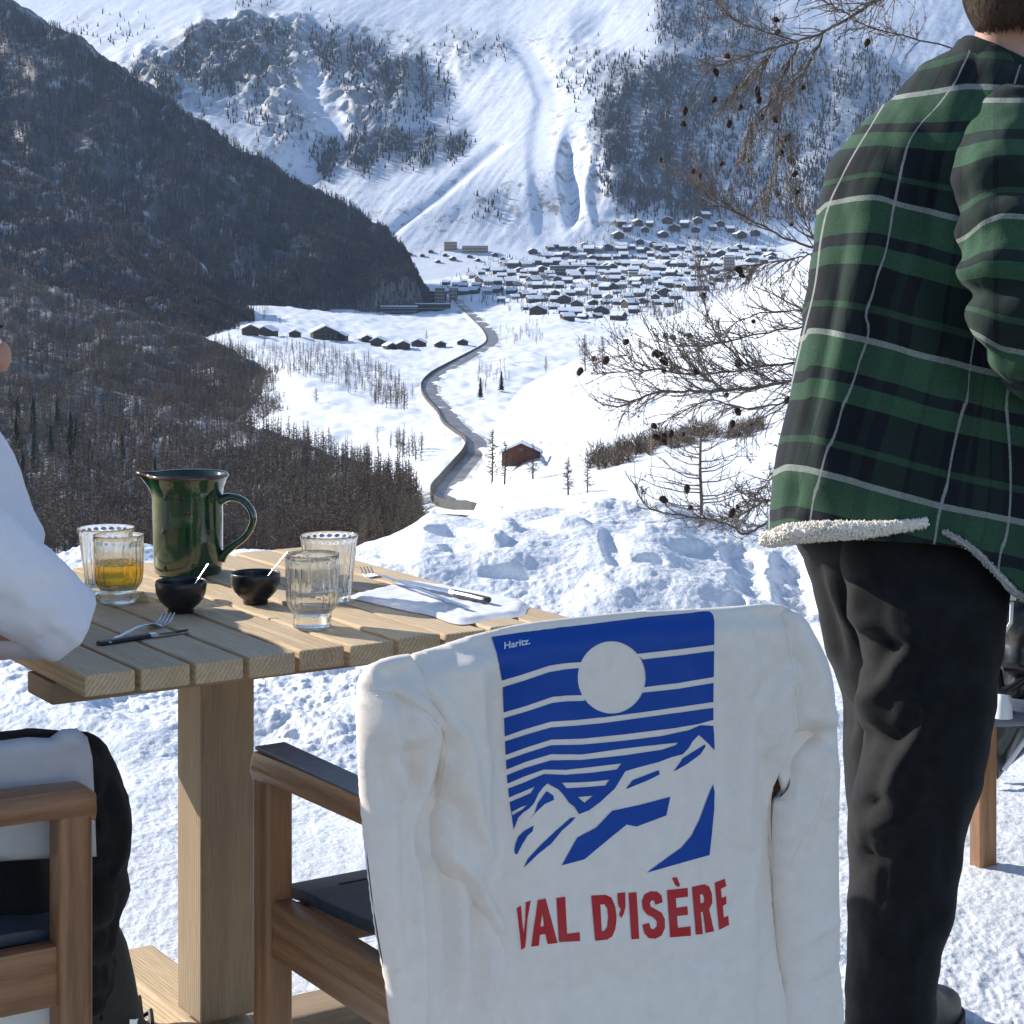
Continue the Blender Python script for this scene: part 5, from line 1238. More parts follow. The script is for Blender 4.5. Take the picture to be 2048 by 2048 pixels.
# ---------------- figures
def skin_body(name, pts, edges, mat, parent, root):
    me = bpy.data.meshes.new(name); me.from_pydata([tuple(p[0]) for p in pts], edges, []); o = obj(name, me, parent)
    m = o.modifiers.new('Skin', 'SKIN'); sv = me.skin_vertices[0].data if me.skin_vertices else None
    if sv is None:
        bm = bmesh.new(); bm.from_mesh(me); bm.verts.layers.skin.verify(); bm.to_mesh(me); bm.free(); sv = me.skin_vertices[0].data
    for i, p in enumerate(pts): sv[i].radius = p[1] if hasattr(p[1], '__len__') else (p[1], p[1])
    sv[root].use_root = True
    m.use_smooth_shade = True; s_ = o.modifiers.new('Sub', 'SUBSURF'); s_.levels = 2; s_.render_levels = 2
    me.materials.append(mat); return o
def skinmat():
    t = NT('skin', .5, .4); n = t.noise(t.coord('Object'), 60, 4); t.color(t.mix(n, (.46, .235, .165), (.60, .34, .25)))
    t.b.inputs['Subsurface Weight'].default_value = .15; t.b.inputs['Subsurface Radius'].default_value = (.02, .008, .004); return t.m
M_SKIN = skinmat()
def loft(name, rows, mat, parent=None, n=72, sub=5, folds=(), amp=.003, fr=9, exp=2.3, ytilt=None, uvfn=None, cap=True, seed=1):
    """rows: y px, left px, right px, centre depth, half depth"""
    R = catmull(rows, (len(rows)-1)*sub+1); V = []; 
    for (y, xl, xr, Y, ry) in R:
        xc = (xl+xr)/2; rx = (xr-xl)/2*Y/F
        for k in range(n):
            th = 2*math.pi*k/n; c, s_ = math.cos(th), math.sin(th)
            cx = math.copysign(abs(c)**(2/exp), c)*rx; cy = -math.copysign(abs(s_)**(2/exp), s_)*ry
            yp = y+(ytilt(xc+cx*F/Y, y) if ytilt else 0)
            V.append(((xc-CX)*Y/F+cx, Y+cy, EYE+(HY-yp)*Y/F))
    V = np.array(V); m = len(R); Fc = gridfaces(m, n, True)[:, ::-1]
    G = V.reshape(m, n, 3); du = np.roll(G, -1, 1)-np.roll(G, 1, 1); dv = np.gradient(G, axis=0); N = np.cross(du, dv); N /= np.linalg.norm(N, axis=2)[..., None]+1e-9
    cen = G.mean(1, keepdims=True); sgn = np.sign(((G-cen)*N).sum(2).mean()); N = N*sgn
    px, py = topx(G); h = amp*fbm(px/75, py/150, 2, seed)+amp*.3*fbm(px/34, py/60, 2, seed+4)
    Q = np.stack([px.ravel(), py.ravel()], 1)
    for pl, a, wd in folds:
        best = np.full(len(Q), 1e9); tt = np.zeros(len(Q)); pl = np.array(pl, float); mm = len(pl)-1
        for i in range(mm):
            ds, t_ = seg_dist(Q, pl[i], pl[i+1]); b = ds < best; best = np.where(b, ds, best); tt = np.where(b, (i+t_)/mm, tt)
        front = (N[..., 1] < .1).ravel()
        h = h+(1.2*a*np.sin(np.clip(tt, 0, 1)*math.pi)**.4*np.exp(-(best/wd)**2)*front).reshape(h.shape)
    G = G+N*h[..., None]; V = G.reshape(-1, 3); px, py = topx(G)
    uv = uvfn(px.ravel(), py.ravel()) if uvfn else None
    fl = [tuple(f) for f in Fc]
    if cap: fl += [tuple(range(n)), tuple(range((m-1)*n, m*n))[::-1]]
    me = mesh(name, V, fl, mat, uv=uv); return obj(name, me, parent)

def plaid():
    t = NT('green_plaid_flannel', .9, .12); uv = t.n('UVMap'); sx = t.n('SeparateXYZ'); t.l(uv.outputs[0], sx.inputs[0])
    G1, G2, NV1, NV2, WH = (.048, .110, .062), (.034, .078, .046), (.011, .012, .019), (.015, .016, .025), (.36, .38, .355)
    def bands(f):
        o = t.n('ValToRGB'); cr = o.color_ramp; cr.interpolation = 'CONSTANT'
        st = [(0, WH), (.021, G1), (.25, NV2), (.335, G1), (.47, NV1), (.75, G2), (.80, NV1), (.979, WH)]
        while len(cr.elements) < len(st): cr.elements.new(.5)
        for e, (p, c) in zip(cr.elements, st): e.position = p; e.color = (*c, 1)
        t.l(f, o.inputs[0]); return o.outputs[0]
    def fr(x): return t.math('FRACT', x)
    wef = bands(fr(sx.outputs[1])); 
    o = t.n('ValToRGB'); cr = o.color_ramp; cr.interpolation = 'CONSTANT'
    st = [(0, WH), (.014, NV2), (.20, G2), (.30, NV1), (.42, G1), (.66, NV1), (.70, G2), (.90, NV2), (.986, WH)]
    while len(cr.elements) < len(st): cr.elements.new(.5)
    for e, (p, c) in zip(cr.elements, st): e.position = p; e.color = (*c, 1)
    t.l(fr(sx.outputs[0]), o.inputs[0]); war = o.outputs[0]
    base = t.mix(.22, wef, war)
    lw = t.ramp(fr(t.math('ADD', sx.outputs[0], .5)), [(.484, 0), (.488, 1), (.512, 1), (.516, 0)])
    c = t.mix(t.math('MULTIPLY', lw, .85), base, WH)
    nz = t.noise(t.pos(), 420, 4, .7); c = t.mix(t.math('MULTIPLY', t.ramp(nz, [(.35, 0), (.65, 1)]), .5), c, (.012, .018, .014)); t.color(c)
    t.b.inputs['Sheen Weight'].default_value = .08
    t.bump(nz, .0012, .7); return t.m
M_PLAID = plaid()
def L2(lines, x, y, horiz):
    """index along a family of traced lines: interpolates/extrapolates between them"""
    pos = []
    for ln in lines:
        a = catmull(ln, 60)
        pos.append(np.interp(x, a[:, 0], a[:, 1]) if horiz else np.interp(y, a[:, 1], a[:, 0]))
    q = y if horiz else x; pos = np.array(pos); out = np.zeros(len(q)); n = len(lines)
    for i in range(n-1):
        f = (q-pos[i])/(pos[i+1]-pos[i]+1e-6)
        lo = f >= 0 if i else np.ones(len(q), bool); out = np.where(lo, i+f, out)
    return out
HL = [[(1500, 250), (1700, 215), (1885, 186), (1947, 177), (2046, 186), (2250, 230)], [(1600, 440), (1642, 425), (1667, 407), (1748, 394), (1798, 407), (1878, 428), (2250, 520)],
      [(1560, 690), (1614, 677), (1636, 661), (1760, 686), (1944, 736), (2250, 800)], [(1500, 960), (1552, 947), (1599, 935), (1729, 969), (1885, 1012), (2048, 1045), (2250, 1090)], [(1500, 1230), (2250, 1370)]]
VL = [[(1600, 60), (1640, 208), (1540, 404), (1520, 577), (1490, 683), (1430, 944), (1420, 1043)], [(1860, 60), (1776, 208), (1667, 404), (1636, 577), (1611, 683), (1552, 944), (1546, 1043)], [(1960, 60), (1897, 192), (1822, 279), (1791, 404), (1773, 497), (1732, 621), (1729, 683), (1655, 900), (1624, 1024), (1600, 1120)],
      [(2060, 60), (2020, 200), (1985, 404), (1965, 600), (1944, 733), (1916, 869), (1878, 1049), (1860, 1120)], [(2170, 60), (2150, 200), (2100, 404), (2060, 600), (2012, 776), (2015, 1006), (1990, 1130)], [(2300, 60), (2260, 776), (2250, 1130)]]
man = thing('person', 'standing man seen from behind in a green and black plaid overshirt and black trousers', 'person', (P(1860, 1500, 3.1).x, 3.1, 0)); man.location = (0, 0, 0)
def hemy(x, y):
    f = float(sstep(560, 1060, y)); hem = np.interp(x, [1500, 1540, 1600, 1830, 1880, 1960, 2048, 2260], [14, 2, -8, -4, 6, 62, 150, 215])
    t_ = float(sstep(200, 85, y)); return hem*f*f+t_*(x-1925)*.48
JR = [(84, 1924, 2100, 3.12, .062), (112, 1908, 2125, 3.115, .075), (140, 1868, 2165, 3.11, .088), (172, 1822, 2205, 3.11, .10), (215, 1766, 2240, 3.11, .115), (262, 1716, 2258, 3.11, .13), (330, 1670, 2268, 3.11, .142), (410, 1649, 2270, 3.11, .150), (500, 1637, 2265, 3.11, .152), (600, 1621, 2260, 3.11, .152),
      (700, 1604, 2255, 3.11, .152), (800, 1586, 2255, 3.11, .155), (900, 1566, 2258, 3.11, .162), (1000, 1550, 2262, 3.11, .17), (1059, 1541, 2265, 3.11, .175)]
jf = [([(1750, 330), (1735, 480), (1690, 700), (1650, 900), (1630, 1040)], .008, 26), ([(1700, 420), (1675, 600), (1640, 800), (1600, 1030)], -.007, 16), ([(1830, 480), (1850, 620), (1890, 800), (1910, 900)], .012, 30), ([(1880, 300), (1860, 400), (1830, 520)], -.010, 26),
      ([(1780, 560), (1760, 700), (1720, 900), (1700, 1020)], -.010, 30), ([(1900, 200), (1960, 240), (1990, 330)], .008, 20), ([(1600, 950), (1590, 1000), (1585, 1050)], -.006, 9), ([(1618, 930), (1612, 1000), (1605, 1050)], .006, 9), ([(1885, 760), (1880, 900), (1870, 1050)], -.008, 12), ([(1900, 780), (1900, 900), (1893, 1060)], .007, 12)]
jk = loft('jacket', JR, M_PLAID, man, 110, 7, jf, .006, exp=2.25, ytilt=hemy, uvfn=lambda x, y: np.stack([L2(VL, x, y, False), L2(HL, x, y, True)], 1), cap=False, seed=5)
sm_ = jk.modifiers.new('Solid', 'SOLIDIFY'); sm_.thickness = .006; sm_.offset = -1
# collar: a folded band standing round the neck
def collar():
    R = [(84, 1924, 2102, 3.12, .066), (74, 1930, 2095, 3.12, .060), (72, 1926, 2100, 3.12, .068), (95, 1912, 2114, 3.12, .078), (124, 1893, 2130, 3.12, .088)]
    o = loft('collar', R, M_PLAID, jk, 80, 5, [], .0015, ytilt=lambda x, y: (x-1925)*.5, uvfn=lambda x, y: np.stack([x/210+.12, (y-(x-1925)*.5)/220+.55], 1), cap=False)
    m = o.modifiers.new('Solid', 'SOLIDIFY'); m.thickness = .004; m.offset = 1
collar()
def limb(name, pts, mat, parent, n=40, sub=8, amp=.004, uvfn=None, fold=None, seed=0, flat=1.0):
    """pts: (px, py, radius px, depth)"""
    C_ = catmull(pts, (len(pts)-1)*sub+1); cs = np.array([tuple(P(a, b, Y)) for a, b, r, Y in C_]); rr = C_[:, 2]*C_[:, 3]/F; V = []; prev = None; m = len(cs)
    for i in range(m):
        t_ = Vector(cs[min(i+1, m-1)]-cs[max(i-1, 0)]).normalized()
        a = Vector((0, -1, 0)) if prev is None else prev; a = (a-t_*a.dot(t_)).normalized(); prev = a; b = t_.cross(a)
        for k in range(n):
            th = 2*math.pi*k/n; r = rr[i]; e = amp*float(fbm(th*1.1+seed, i/sub*1.1, 3, seed))
            if fold: e += fold(i/(m-1), th)
            V.append(Vector(cs[i])+(a*math.cos(th)*flat+b*math.sin(th))*(r+e))
    V = np.array([tuple(v) for v in V]); px, py = topx(V)
    fl = [tuple(f) for f in gridfaces(m, n, True)]+[tuple(range(n))[::-1], tuple(range((m-1)*n, m*n))]
    me = mesh(name, V, fl, mat, uv=uvfn(px, py) if uvfn else None)
    bm = bmesh.new(); bm.from_mesh(me); bmesh.ops.recalc_face_normals(bm, faces=bm.faces); bm.to_mesh(me); bm.free()
    return obj(name, me, parent)
SLH = [[(1900, 200), (2300, 200)], [(1900, 490), (1931, 475), (1978, 440), (2048, 433), (2300, 470)], [(1900, 640), (1959, 671), (2000, 695), (2048, 706), (2300, 760)], [(1900, 900), (2300, 1000)]]
def slf(f, th):
    return .010*math.exp(-((f-.30)/.035)**2)*math.cos(th-1.2)+.011*math.exp(-((f-.52)/.03)**2)*math.cos(th-1.6)-.010*math.exp(-((f-.585)/.02)**2)+.009*math.exp(-((f-.64)/.03)**2)-.010*math.exp(-((f-.70)/.02)**2)+.006*math.exp(-((f-.42)/.03)**2)-.007*math.exp(-((f-.36)/.02)**2)
limb('sleeve', [(2050, 196, 50, 3.06), (2030, 240, 82, 3.03), (2008, 320, 92, 2.97), (2004, 400, 92, 2.93), (2012, 480, 84, 2.90), (2022, 560, 88, 2.88), (2036, 640, 92, 2.88), (2075, 710, 88, 2.9), (2130, 760, 76, 2.96), (2190, 810, 62, 3.02)], M_PLAID, man, 64, 12, .006,
     lambda x, y: np.stack([x/260+.02+.0*y, L2(SLH, x, y, True)], 1), slf, 3)
limb('sleeve', [(2180, 200, 60, 3.14), (2270, 300, 85, 3.16), (2300, 420, 85, 3.14), (2300, 560, 80, 3.10), (2290, 680, 76, 3.0), (2250, 760, 66, 2.92)], M_PLAID, man, 40, 8, .006, lambda x, y: np.stack([x/260+.02, L2(SLH, x, y, True)], 1), None, 4)
# fleece lining showing along the hem
def fleece(path, mat, parent, nt, ln=.011, seed=1):
    """path: (px, py, r px, Y)"""
    o = limb('fleece_lining', path, mat, parent, 14, 8, .0055)
    C_ = catmull(path, 200); r = random.Random(seed); V = []; Fc = []
    OV = [Vector(v) for v in ((1, 0, 0), (-1, 0, 0), (0, 1, 0), (0, -1, 0), (0, 0, 1), (0, 0, -1))]; OF = [(0, 2, 4), (2, 1, 4), (1, 3, 4), (3, 0, 4), (2, 0, 5), (1, 2, 5), (3, 1, 5), (0, 3, 5)]
    for k in range(nt):
        c = C_[r.randrange(200)]; p = P(c[0], c[1], c[3]); rad = c[2]*c[3]/F; a = r.uniform(0, 6.283); d = Vector((r.uniform(-.4, .4), math.cos(a), math.sin(a))).normalized()
        b = p+d*(rad+r.uniform(-.001, .45*ln))+Vector((r.uniform(-.004, .004), 0, 0)); s_ = ln*r.uniform(.18, .36); n = len(V); Q = Matrix.Rotation(r.uniform(0, 3), 3, d); st = r.uniform(.8, 1.9)
        V += [b+Q @ (Vector((v.x, v.y, v.z*st))*s_) for v in OV]; Fc += [tuple(q+n for q in f) for f in OF]
    f = obj('fleece_tufts', mesh('fleece_tufts', np.array([tuple(v) for v in V]), np.array(Fc), mat, smooth=True), o); f['kind'] = 'stuff'
M_FLC = plain('cream_fleece', (.86, .78, .68), .9, .15, var=.12, vscale=200)
fleece([(1526, 1078, 6, 3.0), (1545, 1078, 11, 2.99), (1580, 1068, 15, 2.97), (1650, 1062, 15, 2.95), (1720, 1060, 12, 2.94), (1790, 1054, 7, 2.935), (1850, 1046, 4, 2.935)], M_FLC, man, 11000, .0075)
fleece([(1890, 1064, 2, 2.925), (1940, 1095, 3.5, 2.925), (1990, 1142, 4, 2.925), (2048, 1198, 5, 2.935), (2140, 1252, 5, 2.955)], plain('shaded_fleece', (.45, .42, .39), .9, .15, var=.2, vscale=200), man, 2600, .0045, 2)  # same lining in a greyer copy, its shade painted into the colour
# trousers
def trouser_mat():
    t = NT('washed_black_cotton', .85, .15); p = t.pos(); n = t.noise(p, 35, 5, .65); c = t.mix(t.ramp(n, [(.35, 0), (.75, 1)]), (.006, .0065, .0075), (.017, .0175, .019))
    n2 = t.noise(p, 700, 3); c = t.mix(t.math('MULTIPLY', n2, .25), c, (.035, .035, .036)); t.color(c); t.b.inputs['Sheen Weight'].default_value = .05
    t.bump(t.math('ADD', n2, n), .0015, .6); return t.m
M_TRO = trouser_mat()
tf = [([(1842, 1262), (1800, 1330), (1752, 1401), (1748, 1450)], .014, 20), ([(1862, 1390), (1830, 1470), (1790, 1560), (1768, 1610)], .014, 22), ([(1735, 1262), (1780, 1296), (1840, 1290)], -.014, 18), ([(1728, 1470), (1800, 1480), (1852, 1420)], -.015, 20), ([(1715, 1160), (1722, 1230), (1770, 1285)], .014, 16),
      ([(1735, 1330), (1740, 1400), (1730, 1460)], .012, 16), ([(1712, 1620), (1760, 1600), (1800, 1590)], -.010, 14), ([(1715, 1700), (1750, 1720), (1790, 1690)], -.006, 14), ([(1712, 1660), (1760, 1650), (1800, 1640)], .007, 12), ([(1890, 1150), (1900, 1400), (1880, 1700), (1850, 2000)], -.004, 30)]
NR = [(1010, 1670, 2050, 3.10, .10), (1080, 1676, 2044, 3.09, .115), (1150, 1690, 2020, 3.07, .125), (1200, 1710, 2012, 3.05, .125), (1300, 1727, 2000, 3.04, .112), (1400, 1737, 1988, 3.03, .105), (1500, 1722, 1972, 3.03, .10), (1600, 1709, 1951, 3.04, .095), (1700, 1700, 1928, 3.06, .09), (1800, 1697, 1905, 3.08, .085), (1900, 1697, 1882, 3.09, .08), (2000, 1697, 1868, 3.1, .078), (2075, 1692, 1870, 3.1, .08), (2130, 1690, 1872, 3.1, .08)]
loft('trouser_leg', NR, M_TRO, man, 90, 9, tf, .006, uvfn=None, seed=8)
FR = [(1010, 1560, 1900, 3.17, .13), (1080, 1590, 1880, 3.18, .13), (1120, 1612, 1870, 3.19, .12), (1200, 1636, 1850, 3.2, .11), (1300, 1660, 1840, 3.2, .105), (1400, 1683, 1830, 3.2, .10), (1500, 1692, 1830, 3.2, .095), (1700, 1700, 1830, 3.2, .09), (2000, 1704, 1830, 3.2, .08), (2110, 1700, 1835, 3.2, .08)]
ff_ = [([(1630, 1120), (1660, 1220), (1690, 1330)], -.007, 9), ([(1612, 1120), (1645, 1230), (1672, 1330)], .006, 8), ([(1650, 1150), (1700, 1250)], .008, 14), ([(1690, 1400), (1700, 1480)], -.008, 12)]
loft('trouser_leg', FR, M_TRO, man, 60, 7, ff_, .006, seed=9)
# body under the clothes, with head, arms and hands
def PX(x, y, Y): return P(x, y, Y)
mp = [(PX(1880, 1080, 3.1), .10), (PX(1930, 800, 3.12), .11), (PX(1970, 420, 3.12), .12), (PX(2000, 215, 3.12), .085), (PX(2012, 110, 3.12), .052), (PX(2022, 40, 3.11), .056), (PX(2032, -40, 3.10), (.076, .088)), (PX(2036, -120, 3.10), (.068, .08)),
      (PX(2035, 250, 3.05), .05), (PX(2012, 420, 2.97), .045), (PX(2040, 640, 2.90), .040), (PX(2190, 800, 3.02), .032), (PX(2225, 830, 3.05), (.040, .022)),
      (PX(2200, 240, 3.14), .05), (PX(2300, 420, 3.14), .045), (PX(2300, 640, 3.03), .040), (PX(2240, 770, 2.92), .032), (PX(2210, 800, 2.9), (.040, .022)),
      (PX(1870, 1250, 3.05), .085), (PX(1850, 1600, 3.04), .062), (PX(1790, 2050, 3.1), .045), (PX(1790, 1250, 3.18), .06), (PX(1785, 1600, 3.2), .042), (PX(1775, 2050, 3.2), .04)]
me_ = [(0, 1), (1, 2), (2, 3), (3, 4), (4, 5), (5, 6), (6, 7), (3, 8), (8, 9), (9, 10), (10, 11), (11, 12), (3, 13), (13, 14), (14, 15), (15, 16), (16, 17), (0, 18), (18, 19), (19, 20), (0, 21), (21, 22), (22, 23)]
def add_fingers(pts, edges, palm, d, side):
    d = d.normalized(); base = pts[palm][0]
    for k, L in enumerate((.062, .072, .068, .055)):
        a = base+d*.035+side*(k-1.5)*.019; i = len(pts); pts.append((a, .009)); pts.append((a+d*L*.5+Vector((0, 0, -.008)), .0085)); pts.append((a+d*L*.85+Vector((0, 0, -.028)), .0075)); edges += [(palm, i), (i, i+1), (i+1, i+2)]
    a = base-side*.03; i = len(pts); pts += [(a+d*.01-side*.008, .011), (a+d*.045-side*.018, .009)]; edges += [(palm, i), (i, i+1)]
add_fingers(mp, me_, 12, Vector((.7, .5, -.5)), Vector((.5, -.8, 0))); add_fingers(mp, me_, 17, Vector((-.6, -.3, -.6)), Vector((.4, -.9, 0)))
skin_body('body', mp, me_, M_SKIN, man, 0)
M_HAIR = plain('brown_hair', (.045, .024, .013), .45, .5, var=.4, vscale=120)
def hair(center, rx, ry, rz, mat, parent, n, low, ln, seed, fwd=Vector((1, 0, 0)), mb=None):
    r = random.Random(seed); b = MB(); N = 40; V = []; rows = 22
    def surf(th, ph, k=1): return Vector((center.x+rx*k*math.cos(th)*math.sin(ph), center.y+ry*k*math.sin(th)*math.sin(ph), center.z+rz*k*math.cos(ph)))
    for i in range(rows):
        for k in range(N):
            th = 2*math.pi*k/N; d = Vector((math.cos(th), math.sin(th), 0)).dot(fwd); lim = low-(.95*max(0, d)+.1*(d > 0))
            ph = .02+lim*i/(rows-1); V.append(surf(th, ph, 1+.012*math.sin(th*9+i)))
    b.add(V, [(i*N+k, i*N+(k+1) % N, (i+1)*N+(k+1) % N, (i+1)*N+k) for i in range(rows-1) for k in range(N)]); h = obj('hair', b.mesh('hair', mat, smooth=True), parent)
    V = []; Fc = []
    for j in range(n):
        th = r.uniform(0, 6.283); d = Vector((math.cos(th), math.sin(th), 0)).dot(fwd); ph = r.uniform(.1, 1)**.6*(low-.95*max(0, d)); p = surf(th, ph, 1.0); m_ = surf(th+r.uniform(-.06, .06), ph+ln*.5, 1.03); q = surf(th+r.uniform(-.12, .12), ph+ln*r.uniform(.6, 1.1), 1.02)
        s_ = Vector((-math.sin(th), math.cos(th), 0))*.0016; k = len(V); V += [p-s_, p+s_, m_+s_, m_-s_, q]; Fc += [(k, k+1, k+2), (k, k+2, k+3), (k+3, k+2, k+4)]
    f = obj('hair_strands', mesh('hair_strands', np.array([tuple(v) for v in V]), np.array(Fc), mat), h); f['kind'] = 'stuff'
hc = P(2034, -50, 3.10); hair(hc, .084, .100, .118, M_HAIR, man, 5200, 2.25, .28, 4, Vector((.8, .6, 0)))
# face features of the standing man (turned away from the viewer)
def face(center, fwd, parent, k=1):
    fwd = fwd.normalized(); sd_ = Vector((-fwd.y, fwd.x, 0)).normalized(); upv = Vector((0, 0, 1))
    Rm = Matrix((fwd, sd_, upv)).transposed()
    def blob(name, off, sz, mat):
        b = MB().lathe([(.0001, -1)]+[(math.sin(a), -math.cos(a)) for a in np.linspace(.3, 2.85, 8)]+[(.0001, 1)], 14)
        b.v = [tuple(center+Rm @ Vector((off[0]+v[0]*sz[0], off[1]+v[1]*sz[1], off[2]+v[2]*sz[2]))) for v in b.v]; return obj(name, b.mesh(name, mat, smooth=True), parent)
    blob('nose', (.098*k, 0, -.012), (.018, .012, .024), M_SKIN)
    for s_ in (-1, 1):
        blob('ear', (-.005, .076*s_*k, -.02), (.018, .008, .032), M_SKIN); ey = blob('eye', (.078*k, .030*s_, .012), (.012, .013, .008), plain('eye_white', (.6, .58, .55), .2, .5)); blob('brow', (.086*k, .032*s_, .035), (.006, .017, .004), M_HAIR)
    blob('mouth', (.086*k, 0, -.060), (.010, .022, .006), plain('lips', (.35, .12, .10), .4, .5)); blob('chin', (.070*k, 0, -.092), (.024, .026, .020), M_SKIN)
face(hc+Vector((0, 0, .0)), Vector((.8, .6, 0)), man)
M_BOOT = plain('black_boot', (.012, .012, .013), .55, .5, var=.3, vscale=60)
def boot(px, py, Y, d, parent, scale=1.0, shaft=.16):
    d = d.normalized(); s_ = Vector((-d.y, d.x, 0)); g = P(px, py, Y); g.z = 0; rows = [(-.10, .036, 0, .055), (-.085, .044, 0, .10), (-.04, .047, 0, shaft), (.02, .048, 0, shaft), (.05, .046, 0, .115), (.10, .048, 0, .075), (.155, .044, 0, .062), (.185, .030, .004, .045), (.195, .012, .01, .03)]
    V = []; n = 20
    for (a, w_, z0, z1) in catmull(rows, 34):
        for k in range(n):
            th = 2*math.pi*k/n; c = math.copysign(abs(math.cos(th))**.7, math.cos(th)); q = math.copysign(abs(math.sin(th))**.7, math.sin(th)); V.append(g+(d*a+s_*max(.004, w_)*c)*scale+Vector((0, 0, (z0+z1)/2+(z1-z0)/2*q))*scale)
    b = MB().add(V, [tuple(f) for f in gridfaces(34, n, True)]+[tuple(range(n)), tuple(range(33*n, 34*n))]); o = obj('boot', b.mesh('boot', M_BOOT, smooth=True), parent)
    b = MB()
    V = []
    for (a, w_, z0, z1) in catmull(rows, 24):
        V += [g+(d*a*1.03+s_*(max(.01, w_)+.004))*scale+Vector((0, 0, -.006)), g+(d*a*1.03-s_*(max(.01, w_)+.004))*scale+Vector((0, 0, -.006)), g+(d*a*1.03-s_*(max(.01, w_)+.004))*scale+Vector((0, 0, .022)), g+(d*a*1.03+s_*(max(.01, w_)+.004))*scale+Vector((0, 0, .022))]
    b.add(V, [tuple(f) for f in gridfaces(24, 4, True)]+[(0, 1, 2, 3), (92, 93, 94, 95)]); obj('sole', b.mesh('sole', plain('rubber_sole', (.02, .018, .016), .7), smooth='auto'), o)
    return g, d, s_, o
boot(1790, 2100, 3.16, Vector((.5, .8, 0)), man, 1.1, .11); boot(1768, 2100, 3.22, Vector((.3, .9, 0)), man, 1.1)

# ---------------- seated person at the left edge
sit = thing('person', 'seated person in a white sweater and black trousers leaning an elbow on the table corner', 'person'); sit.location = (0, 0, 0)
def knit():
    t = NT('white_sweater', .8, .2); p = t.pos(); n = t.noise(p, 30, 4, .6); t.color(t.mix(n, (.74, .73, .80), (.82, .81, .86))); t.b.inputs['Sheen Weight'].default_value = .2
    t.bump(t.math('ADD', t.noise(p, 700, 2), n), .0008, .6); return t.m
M_KNIT = knit()
limb('sweater_arm', [(-150, 1010, 90, 2.50), (-70, 1085, 92, 2.52), (0, 1140, 92, 2.55), (70, 1200, 90, 2.59), (118, 1237, 80, 2.61), (136, 1248, 70, 2.62), (150, 1256, 50, 2.625), (157, 1260, 14, 2.627)], M_KNIT, sit, 56, 12, .0045, None, lambda f, th: .006*math.exp(-((f-.62)/.05)**2)*math.cos(th+.6)-.004*math.exp(-((f-.74)/.03)**2)+.004*math.exp(-((f-.84)/.04)**2)*math.cos(th), 2)
limb('sweater_arm', [(135, 1262, 30, 2.64), (110, 1262, 50, 2.65), (60, 1262, 56, 2.68), (-60, 1268, 52, 2.72), (-170, 1240, 44, 2.74)], M_KNIT, sit, 40, 8, .004, None, None, 5)
limb('sweater_arm', [(-90, 880, 60, 3.2), (-60, 940, 76, 3.24), (-30, 1030, 76, 3.28), (-20, 1090, 62, 3.3), (-60, 1128, 48, 3.3), (-190, 1128, 40, 3.28)], M_KNIT, sit, 48, 10, .006, None, None, 6)
TR = [(810, -230, -80, 3.0, .10), (850, -270, -34, 3.03, .14), (900, -300, 2, 3.05, .17), (960, -320, 34, 3.05, .18), (1030, -340, 58, 3.03, .18), (1110, -390, 66, 2.98, .16), (1250, -480, -100, 2.8, .15), (1420, -580, -160, 2.62, .16), (1520, -620, -180, 2.56, .16)]
loft('sweater_torso', TR, M_KNIT, sit, 60, 6, [], .006, seed=12)
limb('trouser_leg', [(-330, 1640, 140, 2.52), (-150, 1600, 118, 2.58), (40, 1562, 100, 2.68), (140, 1560, 92, 2.74), (178, 1620, 78, 2.76), (174, 1720, 82, 2.79), (168, 1820, 76, 2.84), (160, 1900, 66, 2.89), (168, 1965, 60, 2.93), (172, 2010, 52, 2.95)], M_TRO, sit, 50, 10, .008, None, lambda f, th: .008*math.sin(f*55)*math.cos(th-1)*(.5 < f < .95), 7)
limb('trouser_leg', [(-330, 1600, 120, 2.75), (-100, 1580, 100, 2.84), (20, 1560, 88, 2.92), (60, 1620, 76, 2.94), (40, 1750, 70, 2.92), (20, 1900, 62, 2.9), (20, 1975, 60, 2.9)], M_TRO, sit, 40, 8, .007, None, None, 8)
limb('trouser_leg', [(-20, 1700, 100, 2.60), (40, 1850, 105, 2.60), (60, 1980, 95, 2.60), (70, 2060, 90, 2.60)], M_TRO, sit, 40, 8, .008, None, None, 9)
g_, d_, s2_, bo_ = boot(190, 2040, 2.98, Vector((.75, .66, 0)), sit, 1.2, .235)
for zz, aa in ((.10, .05), (.125, .03), (.15, .012)):
    b = MB(); b.tube([g_+d_*(aa+.02)+s2_*(-.055)+Vector((0, 0, zz-.02)), g_+d_*(aa+.045)+Vector((0, 0, zz+.02)), g_+d_*(aa+.02)+s2_*(.055)+Vector((0, 0, zz-.02))], .0045, 6); obj('lace', b.mesh('lace', M_BOOT, smooth=True), bo_)
    b = MB().box(g_+d_*(aa+.02)-s2_*.058+Vector((0, 0, zz-.015)), (.012, .010, .014)); obj('buckle', b.mesh('buckle', M_STEEL, bevel=.002), bo_)
boot(20, 2040, 2.9, Vector((.8, .6, 0)), sit, 1.1, .19)
obj('white_patch', MB().box((0, 0, 0), (.075, .004, .035)).mesh('white_patch', plain('white_patch', (.7, .7, .7), .6), bevel=.001), sit, P(40, 2040, 2.50), (0, .12, .2))
